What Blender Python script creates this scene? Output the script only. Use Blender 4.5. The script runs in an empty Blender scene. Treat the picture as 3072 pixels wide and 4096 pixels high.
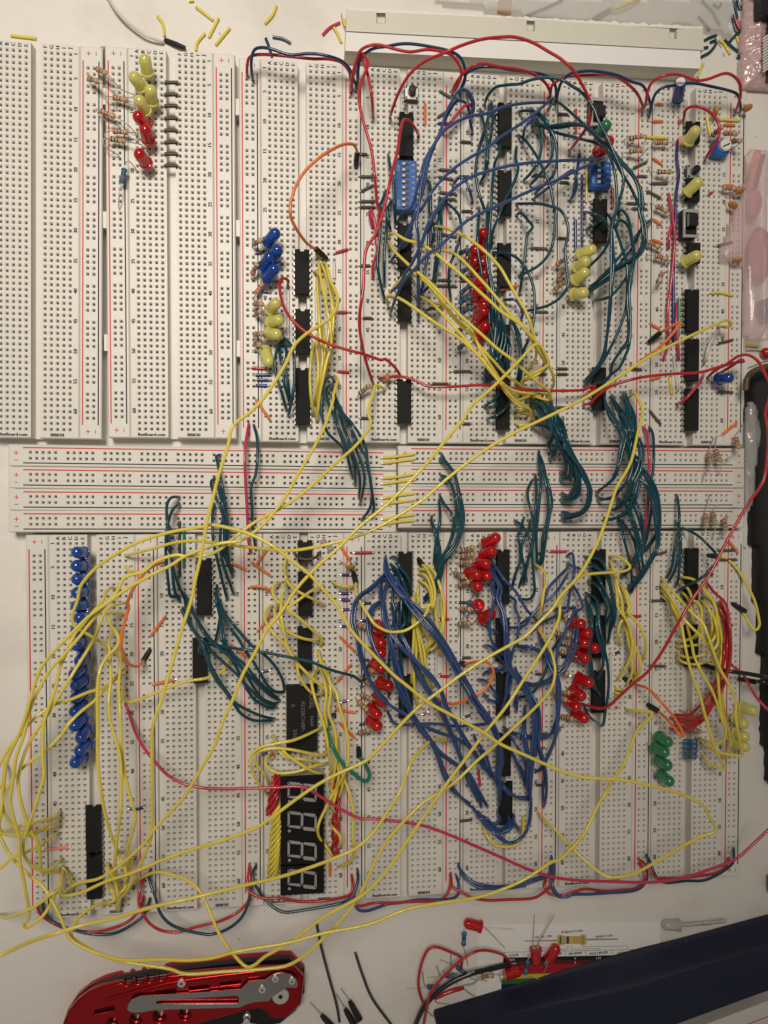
import bpy, math, random
from mathutils import Vector, Matrix, noise
random.seed(7)
MM = 0.001
C = bpy.context.scene.collection
SC = bpy.context.scene

# ------------------------------------------------------------------ camera, world, lights
CH, CF, CAX, CAY = 349.4094, 3077.923, -0.02345565, -0.11758807   # height and focal (mm / px), tilts
CR = Matrix.Rotation(CAY, 3, 'Y') @ Matrix.Rotation(CAX, 3, 'X')
cam_d = bpy.data.cameras.new('camera'); cam = bpy.data.objects.new('camera', cam_d); C.objects.link(cam)
cam.location = (0, 0, CH*MM); cam.rotation_euler = CR.to_euler()
cam_d.sensor_fit = 'AUTO'; cam_d.sensor_width = 36.0; cam_d.lens = 36.0*CF/4096.0
cam_d.clip_start = 0.01; cam_d.clip_end = 50
cam_d.dof.use_dof = True; cam_d.dof.focus_distance = 0.345; cam_d.dof.aperture_fstop = 13.0
SC.camera = cam
w = bpy.data.worlds.new('World'); SC.world = w; w.use_nodes = True
w.node_tree.nodes['Background'].inputs[0].default_value = (1.0, 0.93, 0.84, 1)
w.node_tree.nodes['Background'].inputs[1].default_value = 0.115
# the unlit room round the table: walls, ceiling and furniture as soft light and dark areas
_n = w.node_tree; _t = _n.nodes.new('ShaderNodeTexCoord'); _q = _n.nodes.new('ShaderNodeTexNoise'); _q.inputs['Scale'].default_value = 2.2; _q.inputs['Detail'].default_value = 2
_r = _n.nodes.new('ShaderNodeValToRGB'); _r.color_ramp.elements[0].position = .40; _r.color_ramp.elements[0].color = (.30, .27, .24, 1)
_r.color_ramp.elements[1].position = .66; _r.color_ramp.elements[1].color = (3.0, 2.8, 2.5, 1)
_n.links.new(_t.outputs['Generated'], _q.inputs['Vector']); _n.links.new(_q.outputs['Fac'], _r.inputs[0]); _n.links.new(_r.outputs[0], _n.nodes['Background'].inputs[0])
def area(name, loc, target, size, power, col):
    d = bpy.data.lights.new(name, 'AREA'); d.shape = 'DISK'; d.size = size; d.energy = power; d.color = col
    o = bpy.data.objects.new(name, d); C.objects.link(o); o.location = loc
    o.rotation_euler = (Vector(target)-Vector(loc)).to_track_quat('-Z', 'Y').to_euler()
def spot(name, loc, target, radius, power, col, ang):
    d = bpy.data.lights.new(name, 'SPOT'); d.shadow_soft_size = radius; d.energy = power; d.color = col
    d.spot_size = math.radians(ang); d.spot_blend = 1.0
    o = bpy.data.objects.new(name, d); C.objects.link(o); o.location = loc
    o.rotation_euler = (Vector(target)-Vector(loc)).to_track_quat('-Z', 'Y').to_euler()
spot('ceiling_lamp', (-0.12, 0.34, 0.95), (-0.09, 0.16, 0), 0.15, 32.5, (1.0, 0.905, 0.785), 62)
SC.view_settings.view_transform = 'Standard'; SC.view_settings.look = 'None'
SC.view_settings.exposure = 0; SC.view_settings.gamma = 1

# ------------------------------------------------------------------ photograph pixel -> point at a height above the table
TL = {'00': (0, 0, .60277), '01': (750, 0, .5003), '02': (1500, 0, .5003), '03': (2242, 0, .5003),
      '10': (0, 800, .5003), '11': (750, 800, .5003), '12': (1500, 800, .5003), '13': (2242, 800, .5003),
      '20': (0, 1600, .5003), '21': (750, 1600, .5003), '22': (1500, 1600, .5003), '23': (2242, 1600, .5003),
      '30': (0, 2400, .5003), '31': (750, 2400, .5003), '32': (1500, 2400, .5003), '33': (2242, 2400, .5003),
      '40': (0, 3200, .5003), '41': (750, 3266, .5003), '42': (1500, 3266, .5003), '43': (2242, 3266, .5003),
      'd': (1000, 2950, .30139), 'k': (200, 3760, .63894), 'c': (1950, 3600, .51236), 'r': (2700, 0, .25323), 'q': (2870, 500, .4519), 'S': (0, 0, 1.0)}
def px(t, x, y):
    a = TL[t]; return (a[0]+x*a[2], a[1]+y*a[2])
def ray(s):
    return CR @ Vector(((s[0]-1536)/CF, -(s[1]-2048)/CF, -1))
def at(s, z):
    d = ray(s); k = (CH-z)/-d.z
    return Vector((d.x*k, d.y*k, z))
def P(t, x, y, z): return at(px(t, x, y), z)

# ------------------------------------------------------------------ materials
def mat(name, col, rough=.5, metal=0, coat=0, trans=0, nz=0, nscale=300, bump=0, bscale=900, emit=None, sss=0, spec=.5):
    m = bpy.data.materials.new(name); m.use_nodes = True
    nt = m.node_tree; b = nt.nodes['Principled BSDF']
    b.inputs['Base Color'].default_value = (*col, 1); b.inputs['Roughness'].default_value = rough
    b.inputs['Metallic'].default_value = metal; b.inputs['Coat Weight'].default_value = coat
    b.inputs['Transmission Weight'].default_value = trans; b.inputs['Specular IOR Level'].default_value = spec
    tc = nt.nodes.new('ShaderNodeTexCoord')
    if nz:
        n = nt.nodes.new('ShaderNodeTexNoise'); n.inputs['Scale'].default_value = nscale; n.inputs['Detail'].default_value = 6
        r = nt.nodes.new('ShaderNodeMapRange'); r.inputs['To Min'].default_value = 1-nz; r.inputs['To Max'].default_value = 1+nz
        x = nt.nodes.new('ShaderNodeMix'); x.data_type = 'RGBA'; x.blend_type = 'MULTIPLY'; x.inputs['Factor'].default_value = 1
        x.inputs[6].default_value = (*col, 1)
        nt.links.new(tc.outputs['Object'], n.inputs['Vector']); nt.links.new(n.outputs['Fac'], r.inputs['Value'])
        nt.links.new(r.outputs[0], x.inputs[7]); nt.links.new(x.outputs[2], b.inputs['Base Color'])
    if bump:
        n = nt.nodes.new('ShaderNodeTexNoise'); n.inputs['Scale'].default_value = bscale; n.inputs['Detail'].default_value = 4
        u = nt.nodes.new('ShaderNodeBump'); u.inputs['Strength'].default_value = bump; u.inputs['Distance'].default_value = .0004
        nt.links.new(tc.outputs['Object'], n.inputs['Vector']); nt.links.new(n.outputs['Fac'], u.inputs['Height'])
        nt.links.new(u.outputs[0], b.inputs['Normal'])
    if emit:
        b.inputs['Emission Color'].default_value = (*emit[:3], 1); b.inputs['Emission Strength'].default_value = emit[3]
    return m
WCOL = {'Y': ('yellow', (.75, .62, .085)), 'T': ('dark teal', (.003, .056, .082)), 'B': ('blue', (.028, .068, .20)),
        'D': ('dark blue', (.008, .035, .10)), 'R': ('red', (.47, .018, .024)), 'P': ('pinkish red', (.55, .035, .085)),
        'O': ('orange', (.78, .19, .04)), 'N': ('brown', (.062, .047, .024)), 'G': ('grey', (.085, .082, .075)),
        'W': ('white', (.62, .60, .56)), 'K': ('black', (.012, .012, .012)), 'U': ('navy blue', (.015, .025, .17)),
        'V': ('green', (.008, .20, .13)), 'A': ('bare silver', (.45, .43, .4)), 'E': ('dark grey', (.045, .045, .05)),
        'L': ('salmon', (.85, .30, .19))}
WM = {}
for k_, (n_, c_) in WCOL.items():
    WM[k_] = mat(n_.replace(' ', '_')+'_wire', c_, .27 if k_ not in 'ANG' else .5, .7 if k_ == 'A' else 0, coat=0 if k_ in 'NGE' else .25, nz=.12, nscale=120, bump=.25, bscale=500)
M_board = mat('board_plastic', (.70, .675, .625), .40, nz=.035, nscale=60, bump=.12, bscale=1500)
M_clip = mat('contact_metal', (.05, .045, .04), .6, .3)
M_ink = mat('black_ink', (.012, .012, .012), .8, spec=.1); M_redink = mat('red_ink', (.62, .04, .045), .5)
M_silver = mat('tinned_metal', (.70, .68, .64), .36, .75); M_steel = mat('brushed_steel', (.36, .35, .33), .24, 1, nz=.15, nscale=900)
M_chip = mat('chip_epoxy', (.009, .009, .009), .6, spec=.25, nz=.15, nscale=800, bump=.5, bscale=4000)
M_mark = mat('chip_marking', (.16, .16, .15), .7)
M_black = mat('black_plastic', (.012, .012, .013), .4)
M_wplas = mat('white_plastic', (.75, .73, .68), .4); M_paper = mat('white_paper', (.80, .79, .77), .75, nz=.04, nscale=200)
M_dip = mat('blue_switch_plastic', (.012, .10, .38), .42, nz=.06); M_dipw = mat('switch_print', (.45, .55, .62), .6)
M_led = {'Y': mat('yellow_led_epoxy', (.88, .83, .24), .12, trans=.38, coat=.5), 'R': mat('red_led_epoxy', (.72, .010, .014), .1, trans=.5, coat=.5),
         'B': mat('blue_led_epoxy', (.016, .10, .50), .1, trans=.5, coat=.5), 'G': mat('green_led_epoxy', (.05, .34, .16), .12, trans=.55, coat=.4),
         'C': mat('clear_led_epoxy', (.72, .70, .66), .3, trans=.5, coat=.3)}
M_rn = mat('tan_resistor', (.50, .34, .20), .4); M_ru = mat('blue_resistor', (.03, .20, .36), .35)
M_b1 = mat('band_brown', (.07, .025, .015), .4); M_b2 = mat('band_black', (.01, .01, .01), .4); M_b3 = mat('band_red', (.35, .03, .02), .4)
M_b4 = mat('band_gold', (.42, .26, .06), .3, .6)
M_disc = mat('orange_ceramic', (.50, .21, .045), .4, nz=.1)

# ------------------------------------------------------------------ helpers
def mk(name, vs, fs, mats, parent=None, mi=None, smooth=False, loc=None):
    me = bpy.data.meshes.new(name); me.from_pydata([(v[0]*MM, v[1]*MM, v[2]*MM) for v in vs], [], fs)
    for m in (mats if isinstance(mats, (list, tuple)) else [mats]): me.materials.append(m)
    if mi: me.polygons.foreach_set('material_index', mi)
    if smooth: me.polygons.foreach_set('use_smooth', [True]*len(me.polygons))
    me.update()
    o = bpy.data.objects.new(name, me); C.objects.link(o)
    if parent: o.parent = parent
    if loc: o.location = loc
    return o
def emp(name, loc=(0, 0, 0), rz=0):
    o = bpy.data.objects.new(name, None); C.objects.link(o); o.empty_display_size = .005
    o.location = (loc[0]*MM, loc[1]*MM, loc[2]*MM); o.rotation_euler = (0, 0, rz); return o
def tag(o, label, cat, group=None, kind=None):
    if kind: o['kind'] = kind
    if label: o['label'] = label
    if cat: o['category'] = cat
    if group: o['group'] = group
    return o
class Geo:
    def __init__(s): s.v = []; s.f = []; s.m = []
    def add(s, vs, fs, mi=0):
        b = len(s.v); s.v += [tuple(v) for v in vs]; s.f += [tuple(i+b for i in f) for f in fs]; s.m += [mi]*len(fs)
    def box(s, x0, x1, y0, y1, z0, z1, mi=0, c=0):
        if c <= 0:
            s.add([(x0, y0, z0), (x1, y0, z0), (x1, y1, z0), (x0, y1, z0), (x0, y0, z1), (x1, y0, z1), (x1, y1, z1), (x0, y1, z1)],
                  [(3, 2, 1, 0), (4, 5, 6, 7), (0, 1, 5, 4), (1, 2, 6, 5), (2, 3, 7, 6), (3, 0, 4, 7)], mi)
        else:
            r = []
            for (z, k) in ((z0, 0), (z1-c, 0), (z1, c)):
                r += [(x0+k, y0+k, z), (x1-k, y0+k, z), (x1-k, y1-k, z), (x0+k, y1-k, z)]
            f = [(3, 2, 1, 0), (8, 9, 10, 11)]
            for a in (0, 4):
                for i in range(4): j = (i+1) % 4; f.append((a+i, a+j, a+4+j, a+4+i))
            s.add(r, f, mi)
    def prism(s, pts, z0, z1, mi=0, c=0):
        n = len(pts); ar = sum(pts[i][0]*pts[(i+1) % n][1]-pts[(i+1) % n][0]*pts[i][1] for i in range(n))
        if ar < 0: pts = pts[::-1]
        cx = sum(p[0] for p in pts)/n; cy = sum(p[1] for p in pts)/n
        vs = [(x, y, z0) for x, y in pts]+[(x, y, z1-c) for x, y in pts]
        f = [tuple(range(n))[::-1]]+[(i, (i+1) % n, n+(i+1) % n, n+i) for i in range(n)]
        if c:
            top = []
            for x, y in pts:
                d = math.hypot(x-cx, y-cy) or 1; top.append((x-(x-cx)/d*c, y-(y-cy)/d*c, z1))
            vs += top; f += [(n+i, n+(i+1) % n, 2*n+(i+1) % n, 2*n+i) for i in range(n)]+[tuple(range(2*n, 3*n))]
        else: f.append(tuple(range(n, 2*n)))
        s.add(vs, f, mi)
    def lathe(s, prof, n=20, mi=0, M=None, c=(0, 0, 0)):
        vs = []
        for r, z in prof:
            for i in range(n):
                a = 2*math.pi*i/n; vs.append(Vector((r*math.cos(a), r*math.sin(a), z)))
        if M is not None: vs = [M @ v for v in vs]
        vs = [(v[0]+c[0], v[1]+c[1], v[2]+c[2]) for v in vs]
        f = []
        for k in range(len(prof)-1):
            for i in range(n): j = (i+1) % n; f.append((k*n+i, k*n+j, (k+1)*n+j, (k+1)*n+i))
        f.append(tuple(range(n))[::-1]); L = (len(prof)-1)*n; f.append(tuple(range(L, L+n)))
        s.add(vs, f, mi)
    def tube(s, pts, r, n=8, mi=0):
        pts = [Vector(p) for p in pts]; N = len(pts)
        up = None; vs = []
        for i, p in enumerate(pts):
            t = (pts[min(i+1, N-1)]-pts[max(i-1, 0)]);
            if t.length < 1e-9: t = Vector((0, 0, 1))
            t.normalize()
            if up is None: up = t.orthogonal().normalized()
            up = (up-t*up.dot(t));
            if up.length < 1e-6: up = t.orthogonal()
            up.normalize(); b = t.cross(up)
            rr = r[i] if isinstance(r, list) else r
            for k in range(n):
                a = 2*math.pi*k/n; vs.append(p+(up*math.cos(a)+b*math.sin(a))*rr)
        f = [(i*n+k, i*n+(k+1) % n, (i+1)*n+(k+1) % n, (i+1)*n+k) for i in range(N-1) for k in range(n)]
        f += [tuple(range(n))[::-1], tuple(range((N-1)*n, N*n))]
        s.add(vs, f, mi)
    def build(s, name, mats, parent=None, smooth=False):
        o = mk(name, s.v, s.f, mats, parent, s.m if isinstance(mats, (list, tuple)) else None)
        if smooth: shade(o)
        return o
def shade(o, ang=35):
    me = o.data; me.polygons.foreach_set('use_smooth', [True]*len(me.polygons))
    try: me.set_sharp_from_angle(angle=math.radians(ang))
    except Exception: pass
def cr(pts, step=1.2):
    """Catmull-Rom through the points"""
    pts = [Vector(p) for p in pts]
    if len(pts) < 3:
        n = max(2, int((pts[1]-pts[0]).length/step)); return [pts[0].lerp(pts[1], i/n) for i in range(n+1)]
    q = [pts[0]*2-pts[1]]+pts+[pts[-1]*2-pts[-2]]; out = []
    for i in range(1, len(q)-2):
        p0, p1, p2, p3 = q[i-1:i+3]; n = max(2, int((p2-p1).length/step))
        for k in range(n):
            t = k/n; t2 = t*t; t3 = t2*t
            out.append(.5*((2*p1)+(-p0+p2)*t+(2*p0-5*p1+4*p2-p3)*t2+(-p0+3*p1-3*p2+p3)*t3))
    out.append(pts[-1]); return out
_txt = {}
def text_geo(s, size, w=None):
    """flat filled lettering as (verts2d, faces), centred; size = cap height in mm"""
    key = (s, size, w)
    if key in _txt: return _txt[key]
    cu = bpy.data.curves.new('t', 'FONT'); cu.body = s; cu.size = 1; cu.align_x = 'CENTER'; cu.align_y = 'CENTER'; cu.resolution_u = 2
    ob = bpy.data.objects.new('t', cu); C.objects.link(ob); bpy.context.view_layer.update()
    me = bpy.data.meshes.new_from_object(ob.evaluated_get(bpy.context.evaluated_depsgraph_get()))
    vs = [(v.co.x, v.co.y) for v in me.vertices]; fs = [tuple(p.vertices) for p in me.polygons]
    bpy.data.objects.remove(ob); bpy.data.curves.remove(cu); bpy.data.meshes.remove(me)
    if vs:
        x0 = min(v[0] for v in vs); x1 = max(v[0] for v in vs); y0 = min(v[1] for v in vs); y1 = max(v[1] for v in vs)
        k = size/.69; kx = k if not w else w/(x1-x0)
        vs = [((x-(x0+x1)/2)*kx, (y-(y0+y1)/2)*k) for x, y in vs]
    _txt[key] = (vs, fs); return _txt[key]
def put_text(g, s, x, y, z, size, rot=0, w=None, mi=0, fat=0):
    vs, fs = text_geo(s, size, w); c, n = math.cos(rot), math.sin(rot)
    offs = [(0, 0)]+([(fat, 0, .003), (-fat, 0, .006)] if fat else [])
    for o in offs:
        zz = z+(o[2] if len(o) > 2 else 0)
        g.add([(x+c*(a+o[0])-n*(b+o[1]), y+n*(a+o[0])+c*(b+o[1]), zz) for a, b in vs], fs, mi)

# ------------------------------------------------------------------ table
M_table = mat('table_plastic', (.74, .71, .665), .5, nz=.05, nscale=9, bump=.5, bscale=260)
nt = M_table.node_tree; bs = nt.nodes['Principled BSDF']; src = bs.inputs['Base Color'].links[0].from_socket
tc = nt.nodes.new('ShaderNodeTexCoord'); vo = nt.nodes.new('ShaderNodeTexVoronoi'); vo.inputs['Scale'].default_value = 62
rp = nt.nodes.new('ShaderNodeValToRGB'); rp.color_ramp.elements[0].position = .0; rp.color_ramp.elements[0].color = (.05, .04, .03, 1)
rp.color_ramp.elements[1].position = .045; rp.color_ramp.elements[1].color = (1, 1, 1, 1)
n2 = nt.nodes.new('ShaderNodeTexNoise'); n2.inputs['Scale'].default_value = 26; n2.inputs['Detail'].default_value = 5
r2 = nt.nodes.new('ShaderNodeValToRGB'); r2.color_ramp.elements[0].position = .28; r2.color_ramp.elements[0].color = (.80, .78, .76, 1)
r2.color_ramp.elements[1].position = .5; r2.color_ramp.elements[1].color = (1, 1, 1, 1)
m1 = nt.nodes.new('ShaderNodeMix'); m1.data_type = 'RGBA'; m1.blend_type = 'MULTIPLY'; m1.inputs['Factor'].default_value = 1
m2 = nt.nodes.new('ShaderNodeMix'); m2.data_type = 'RGBA'; m2.blend_type = 'MULTIPLY'; m2.inputs['Factor'].default_value = .7
nt.links.new(tc.outputs['Object'], vo.inputs['Vector']); nt.links.new(tc.outputs['Object'], n2.inputs['Vector'])
nt.links.new(vo.outputs['Distance'], rp.inputs[0]); nt.links.new(n2.outputs['Fac'], r2.inputs[0])
nt.links.new(src, m1.inputs[6]); nt.links.new(rp.outputs[0], m1.inputs[7]); nt.links.new(m1.outputs[2], m2.inputs[6])
nt.links.new(r2.outputs[0], m2.inputs[7]); nt.links.new(m2.outputs[2], bs.inputs['Base Color'])
g = Geo(); g.box(-900, 700, -700, 700, -30, 0); tab = g.build('table_top', M_table); tag(tab, None, None, kind='structure')

# ------------------------------------------------------------------ breadboards
ZB = 8.5
XA = [-13.97+2.54*i for i in range(5)]+[3.81+2.54*i for i in range(5)]
YR = [(32-r)*2.54 for r in range(1, 64)]
RY = []
for gq in range(10):
    for i in range(5): RY.append((31-3-(gq*6+i)+1)*2.54)
def holes(g, x0, x1, y0, y1, xs, ys, z, skipx=()):
    a, b, dep, bz = .74, .43, .45, 4.2
    xl = [x0]+[v for x in xs for v in (x-a, x+a)]+[x1]; yl = [y0]+[v for y in sorted(ys) for v in (y-a, y+a)]+[y1]
    nx, ny = len(xl), len(yl); vs = [(x, y, z) for y in yl for x in xl]; fs = []
    for j in range(ny-1):
        for i in range(nx-1):
            if i % 2 == 1 and j % 2 == 1: continue
            fs.append((j*nx+i, j*nx+i+1, (j+1)*nx+i+1, (j+1)*nx+i))
    g.add(vs, fs, 0)
    for x in xs:
        for y in ys:
            r = []
            for (h, zz) in ((a, z), (b, z-dep), (b*.92, z-bz)):
                r += [(x-h, y-h, zz), (x+h, y-h, zz), (x+h, y+h, zz), (x-h, y+h, zz)]
            f = []
            for q in (0, 4):
                for i in range(4): j = (i+1) % 4; f.append((q+j, q+i, q+4+i, q+4+j))
            g.add(r, f, 0); g.add([r[8], r[9], r[10], r[11]], [(0, 1, 2, 3)], 1)
def skirt(g, x0, x1, y0, y1, z, c=.45):
    a = [(x0, y0), (x1, y0), (x1, y1), (x0, y1)]; b = [(x0-c, y0-c), (x1+c, y0-c), (x1+c, y1+c), (x0-c, y1+c)]
    vs = [(*p, z) for p in a]+[(*p, z-c) for p in b]+[(*p, 0) for p in b]
    g.add(vs, [(4+i, 4+(i+1) % 4, (i+1) % 4, i) for i in range(4)]+[(8+i, 8+(i+1) % 4, 4+(i+1) % 4, 4+i) for i in range(4)]+[(11, 10, 9, 8)], 0)
HL = 165.1/2
def term_mesh():
    g = Geo(); c = .45
    for xs, x0, x1 in ((XA[:5], -17.75+c, -1.9), (XA[5:], 1.9, 17.75-c)):
        holes(g, x0, x1, -HL+c, HL-c, xs, YR, ZB)
    g.add([(-17.75, -HL, 0), (17.75, -HL, 0), (17.75, HL, 0), (-17.75, HL, 0)], [(3, 2, 1, 0)])
    # outer walls and chamfers
    for sx in (-1, 1):
        X = 17.75*sx; Xi = (17.75-c)*sx
        f = [(X, -HL, 0), (X, HL, 0), (X, HL, ZB-c), (X, -HL, ZB-c), (Xi, -HL+c, ZB), (Xi, HL-c, ZB)]
        q = [(0, 1, 2, 3), (3, 2, 5, 4)]; g.add(f, q if sx > 0 else [t[::-1] for t in q])
        for sy in (-1, 1):
            Y = HL*sy; Yi = (HL-c)*sy; xi = 1.9*sx
            f = [(xi, Y, 0), (X, Y, 0), (X, Y, ZB-c), (xi, Y, ZB-c), (Xi, Yi, ZB), (xi, Yi, ZB)]
            q = [(0, 1, 2, 3), (3, 2, 4, 5)]; g.add(f, q if sx*sy < 0 else [t[::-1] for t in q])
        xi = 1.9*sx
        g.add([(xi, -HL, ZB-.45), (xi, HL, ZB-.45), (xi, HL-c, ZB), (xi, -HL+c, ZB), (xi*.86, -HL, 3.2), (xi*.86, HL, 3.2)],
              [(0, 1, 2, 3), (4, 5, 1, 0)] if sx > 0 else [(3, 2, 1, 0), (0, 1, 5, 4)])
    g.add([(-1.64, -HL, 3.2), (1.64, -HL, 3.2), (1.64, HL, 3.2), (-1.64, HL, 3.2), (-1.9, -HL, 0), (1.9, -HL, 0), (1.9, HL, 0), (-1.9, HL, 0)],
          [(0, 1, 2, 3), (4, 5, 1, 0), (6, 7, 3, 2)])
    return g
def term_text():
    g = Geo(); z = ZB+.02; r = math.pi/2
    for i, ch in enumerate('ABCDEFGHIJ'): put_text(g, ch, XA[i], YR[0]+2.35, z, 1.5, r, fat=.11)
    for n in [1]+list(range(5, 61, 5)):
        for x in (-16.15, 16.15): put_text(g, str(n), x, YR[n-1]+.25, z, 1.5, r, fat=.11)
    put_text(g, 'BusBoard.com', -8.9, YR[62]-2.3, z, 1.3, 0, w=11.2, fat=.12)
    put_text(g, 'BB830', 8.9, YR[62]-2.3, z, 1.3, 0, w=5.4, fat=.12)
    return g
def rail_mesh(tabs):
    g = Geo(); c = .45
    holes(g, -4.55+c, 4.62-c, -HL+c, HL-c, [-1.27, 1.27], RY, ZB)
    skirt(g, -4.55+c, 4.62-c, -HL+c, HL-c, ZB, c)
    if tabs:
        for y in (62, 10, -42): g.box(-6.1, -4.56, y-3.5, y+3.5, 2, 7.6, 0)
    return g
def rail_print(which):
    g = Geo(); x = -3.25 if which == 'red' else 3.2; z = ZB+.02; ya = RY[0]+2.9; yb = RY[-1]-2.9
    hw = .29 if which == 'red' else .25
    g.add([(x-hw, yb, z), (x+hw, yb, z), (x+hw, ya, z), (x-hw, ya, z)], [(0, 1, 2, 3)])
    for y in (YR[0]+.9, YR[62]-.6):
        if which == 'red':
            g.add([(-2.0, y-.18, z), (-.0, y-.18, z), (0, y+.18, z), (-2.0, y+.18, z)], [(0, 1, 2, 3)])
            g.add([(-1.18, y-1, z+.004), (-.82, y-1, z+.004), (-.82, y+1, z+.004), (-1.18, y+1, z+.004)], [(0, 1, 2, 3)])
        else: g.add([(1.9, y-.8, z), (2.15, y-.8, z), (2.15, y+.8, z), (1.9, y+.8, z)], [(0, 1, 2, 3)])
    return g
def proto(geo, name, mats):
    me = bpy.data.meshes.new(name); me.from_pydata([(v[0]*MM, v[1]*MM, v[2]*MM) for v in geo.v], [], geo.f)
    for m in mats: me.materials.append(m)
    me.polygons.foreach_set('material_index', geo.m); me.update(); return me
ME_term = proto(term_mesh(), 'terminal_block', [M_board, M_clip]); ME_tt = proto(term_text(), 'lettering', [M_ink])
ME_rail = proto(rail_mesh(False), 'power_rail', [M_board, M_clip]); ME_railt = proto(rail_mesh(True), 'power_rail', [M_board, M_clip])
ME_rl = proto(rail_print('red'), 'red_line', [M_redink]); ME_bl = proto(rail_print('black'), 'black_line', [M_ink])
def inst(name, me, parent, loc=(0, 0, 0), rot=None):
    o = bpy.data.objects.new(name, me); C.objects.link(o); o.parent = parent
    o.location = (loc[0]*MM, loc[1]*MM, loc[2]*MM)
    if rot: o.rotation_euler = rot
    return o
def rail(parent, x, tabs=False):
    r = inst('power_rail', ME_railt if tabs else ME_rail, parent, (x, 0, 0)); inst('red_line', ME_rl, r); inst('black_line', ME_bl, r)
ORD = ['first', 'second', 'third', 'fourth', 'fifth', 'sixth', 'seventh']
BOARDS = {}
def board(key, x, y, th, left, label):
    o = emp('breadboard', (x, y, 0), math.radians(th)); tag(o, label, 'breadboard', 'solderless breadboards')
    t = inst('terminal_block', ME_term, o); inst('lettering', ME_tt, t)
    rail(o, 22.38)
    if left: rail(o, -22.45, True)
    BOARDS[key] = (x, y, math.radians(th), left, key)
board('first upper board', -107.2, 106.1, -.6, False, 'empty breadboard cut by the upper left edge of the photo')
board('second upper board', -51.4, 106.6, 0, True, 'breadboard with yellow and red LEDs near its top and eight brown jumpers')
UL = ['breadboard with four blue LEDs, three chips and a tight yellow wire bundle', 'breadboard with the long blue eight-way switch and a push button',
      'breadboard with a column of red LEDs beside five chips', 'breadboard with the small blue four-way switch and long teal wires',
      'upper rightmost breadboard with the blue trimmer and standing blue capacitor']
for i in range(5): board(ORD[i+2]+' upper board', 4.35+44.83*i, 105.3, 0, i == 0, UL[i])
LL = ['lower leftmost breadboard with a long column of blue LEDs', 'lower breadboard with two chips and a fan of dark teal wires',
      'lower breadboard holding the seven segment display and the wide chip', 'lower breadboard with green and yellow wires crossing three chips',
      'lower breadboard under the tangle of blue wires', 'lower breadboard with red LEDs and teal loops over its chips',
      'lower rightmost breadboard with green LEDs and the red wire bundle']
for i in range(7): board(ORD[i]+' lower board', -85.48+45.02*i, -99.98, 0, i == 0, LL[i])
# long rail strips laid sideways between the two rows
def strip(name_l, xl, yc, rot=-90):
    o = emp('rail_strip', (xl, yc, 0), math.radians(90)); tag(o, name_l, 'rail strip', 'long rail strips between the board rows')
    rail(o, 0)
    return o
yl = [(350+530)/2, (530+705)/2, (705+885)/2, (885+1057)/2]; wq = ['topmost', 'second', 'third', 'lowest']
STR = []
for i in range(4):
    a = at(px('20', 62, yl[i]), ZB); b = at(px('22', 176, [483, 653, 816, 977][i]), ZB); m = (a+b)/2
    o = emp('rail_strip', (m.x, m.y, 0)); o.rotation_euler = (0, 0, math.atan2(b.y-a.y, b.x-a.x)-math.pi/2); tag(o, wq[i]+' horizontal rail strip of the left stack', 'rail strip', 'long rail strips between the board rows')
    rail(o, 0); STR.append((m.x, m.y, wq[i]+' left strip'))
for i in range(4):
    a = at(px('22', 182, [447, 612, 777, 942][i]), ZB); b = at(px('23', 1475, [465, 625, 785, 947][i]), ZB); m = (a+b)/2
    o = emp('rail_strip', (m.x, m.y, 0)); o.rotation_euler = (0, 0, math.atan2(b.y-a.y, b.x-a.x)-math.pi/2); tag(o, wq[i]+' horizontal rail strip of the right stack', 'rail strip', 'long rail strips between the board rows')
    rail(o, 0); STR.append((m.x, m.y, wq[i]+' right strip'))
def place(p):
    """where a point stands, in words, and the height of what is there"""
    x, y = p[0], p[1]
    for k, (bx, by, th, left, _) in BOARDS.items():
        dx, dy = x-bx, y-by; u = dx*math.cos(th)+dy*math.sin(th); v = -dx*math.sin(th)+dy*math.cos(th)
        if (-27.2 if left else -17.8) < u < 27.0 and abs(v) < HL:
            row = min(63, max(1, round(32-v/2.54)))
            if u > 18: return k+' right rail %d' % row, ZB
            if u < -18: return k+' left rail %d' % row, ZB
            col = min(range(10), key=lambda i: abs(XA[i]-u)); return k+' hole %s%d' % ('ABCDEFGHIJ'[col], row), ZB
    for sx, sy, n in STR:
        if abs(x-sx) < 82.6 and abs(y-sy) < 4.8: return n, ZB
    return 'the table', 0.0
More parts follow.
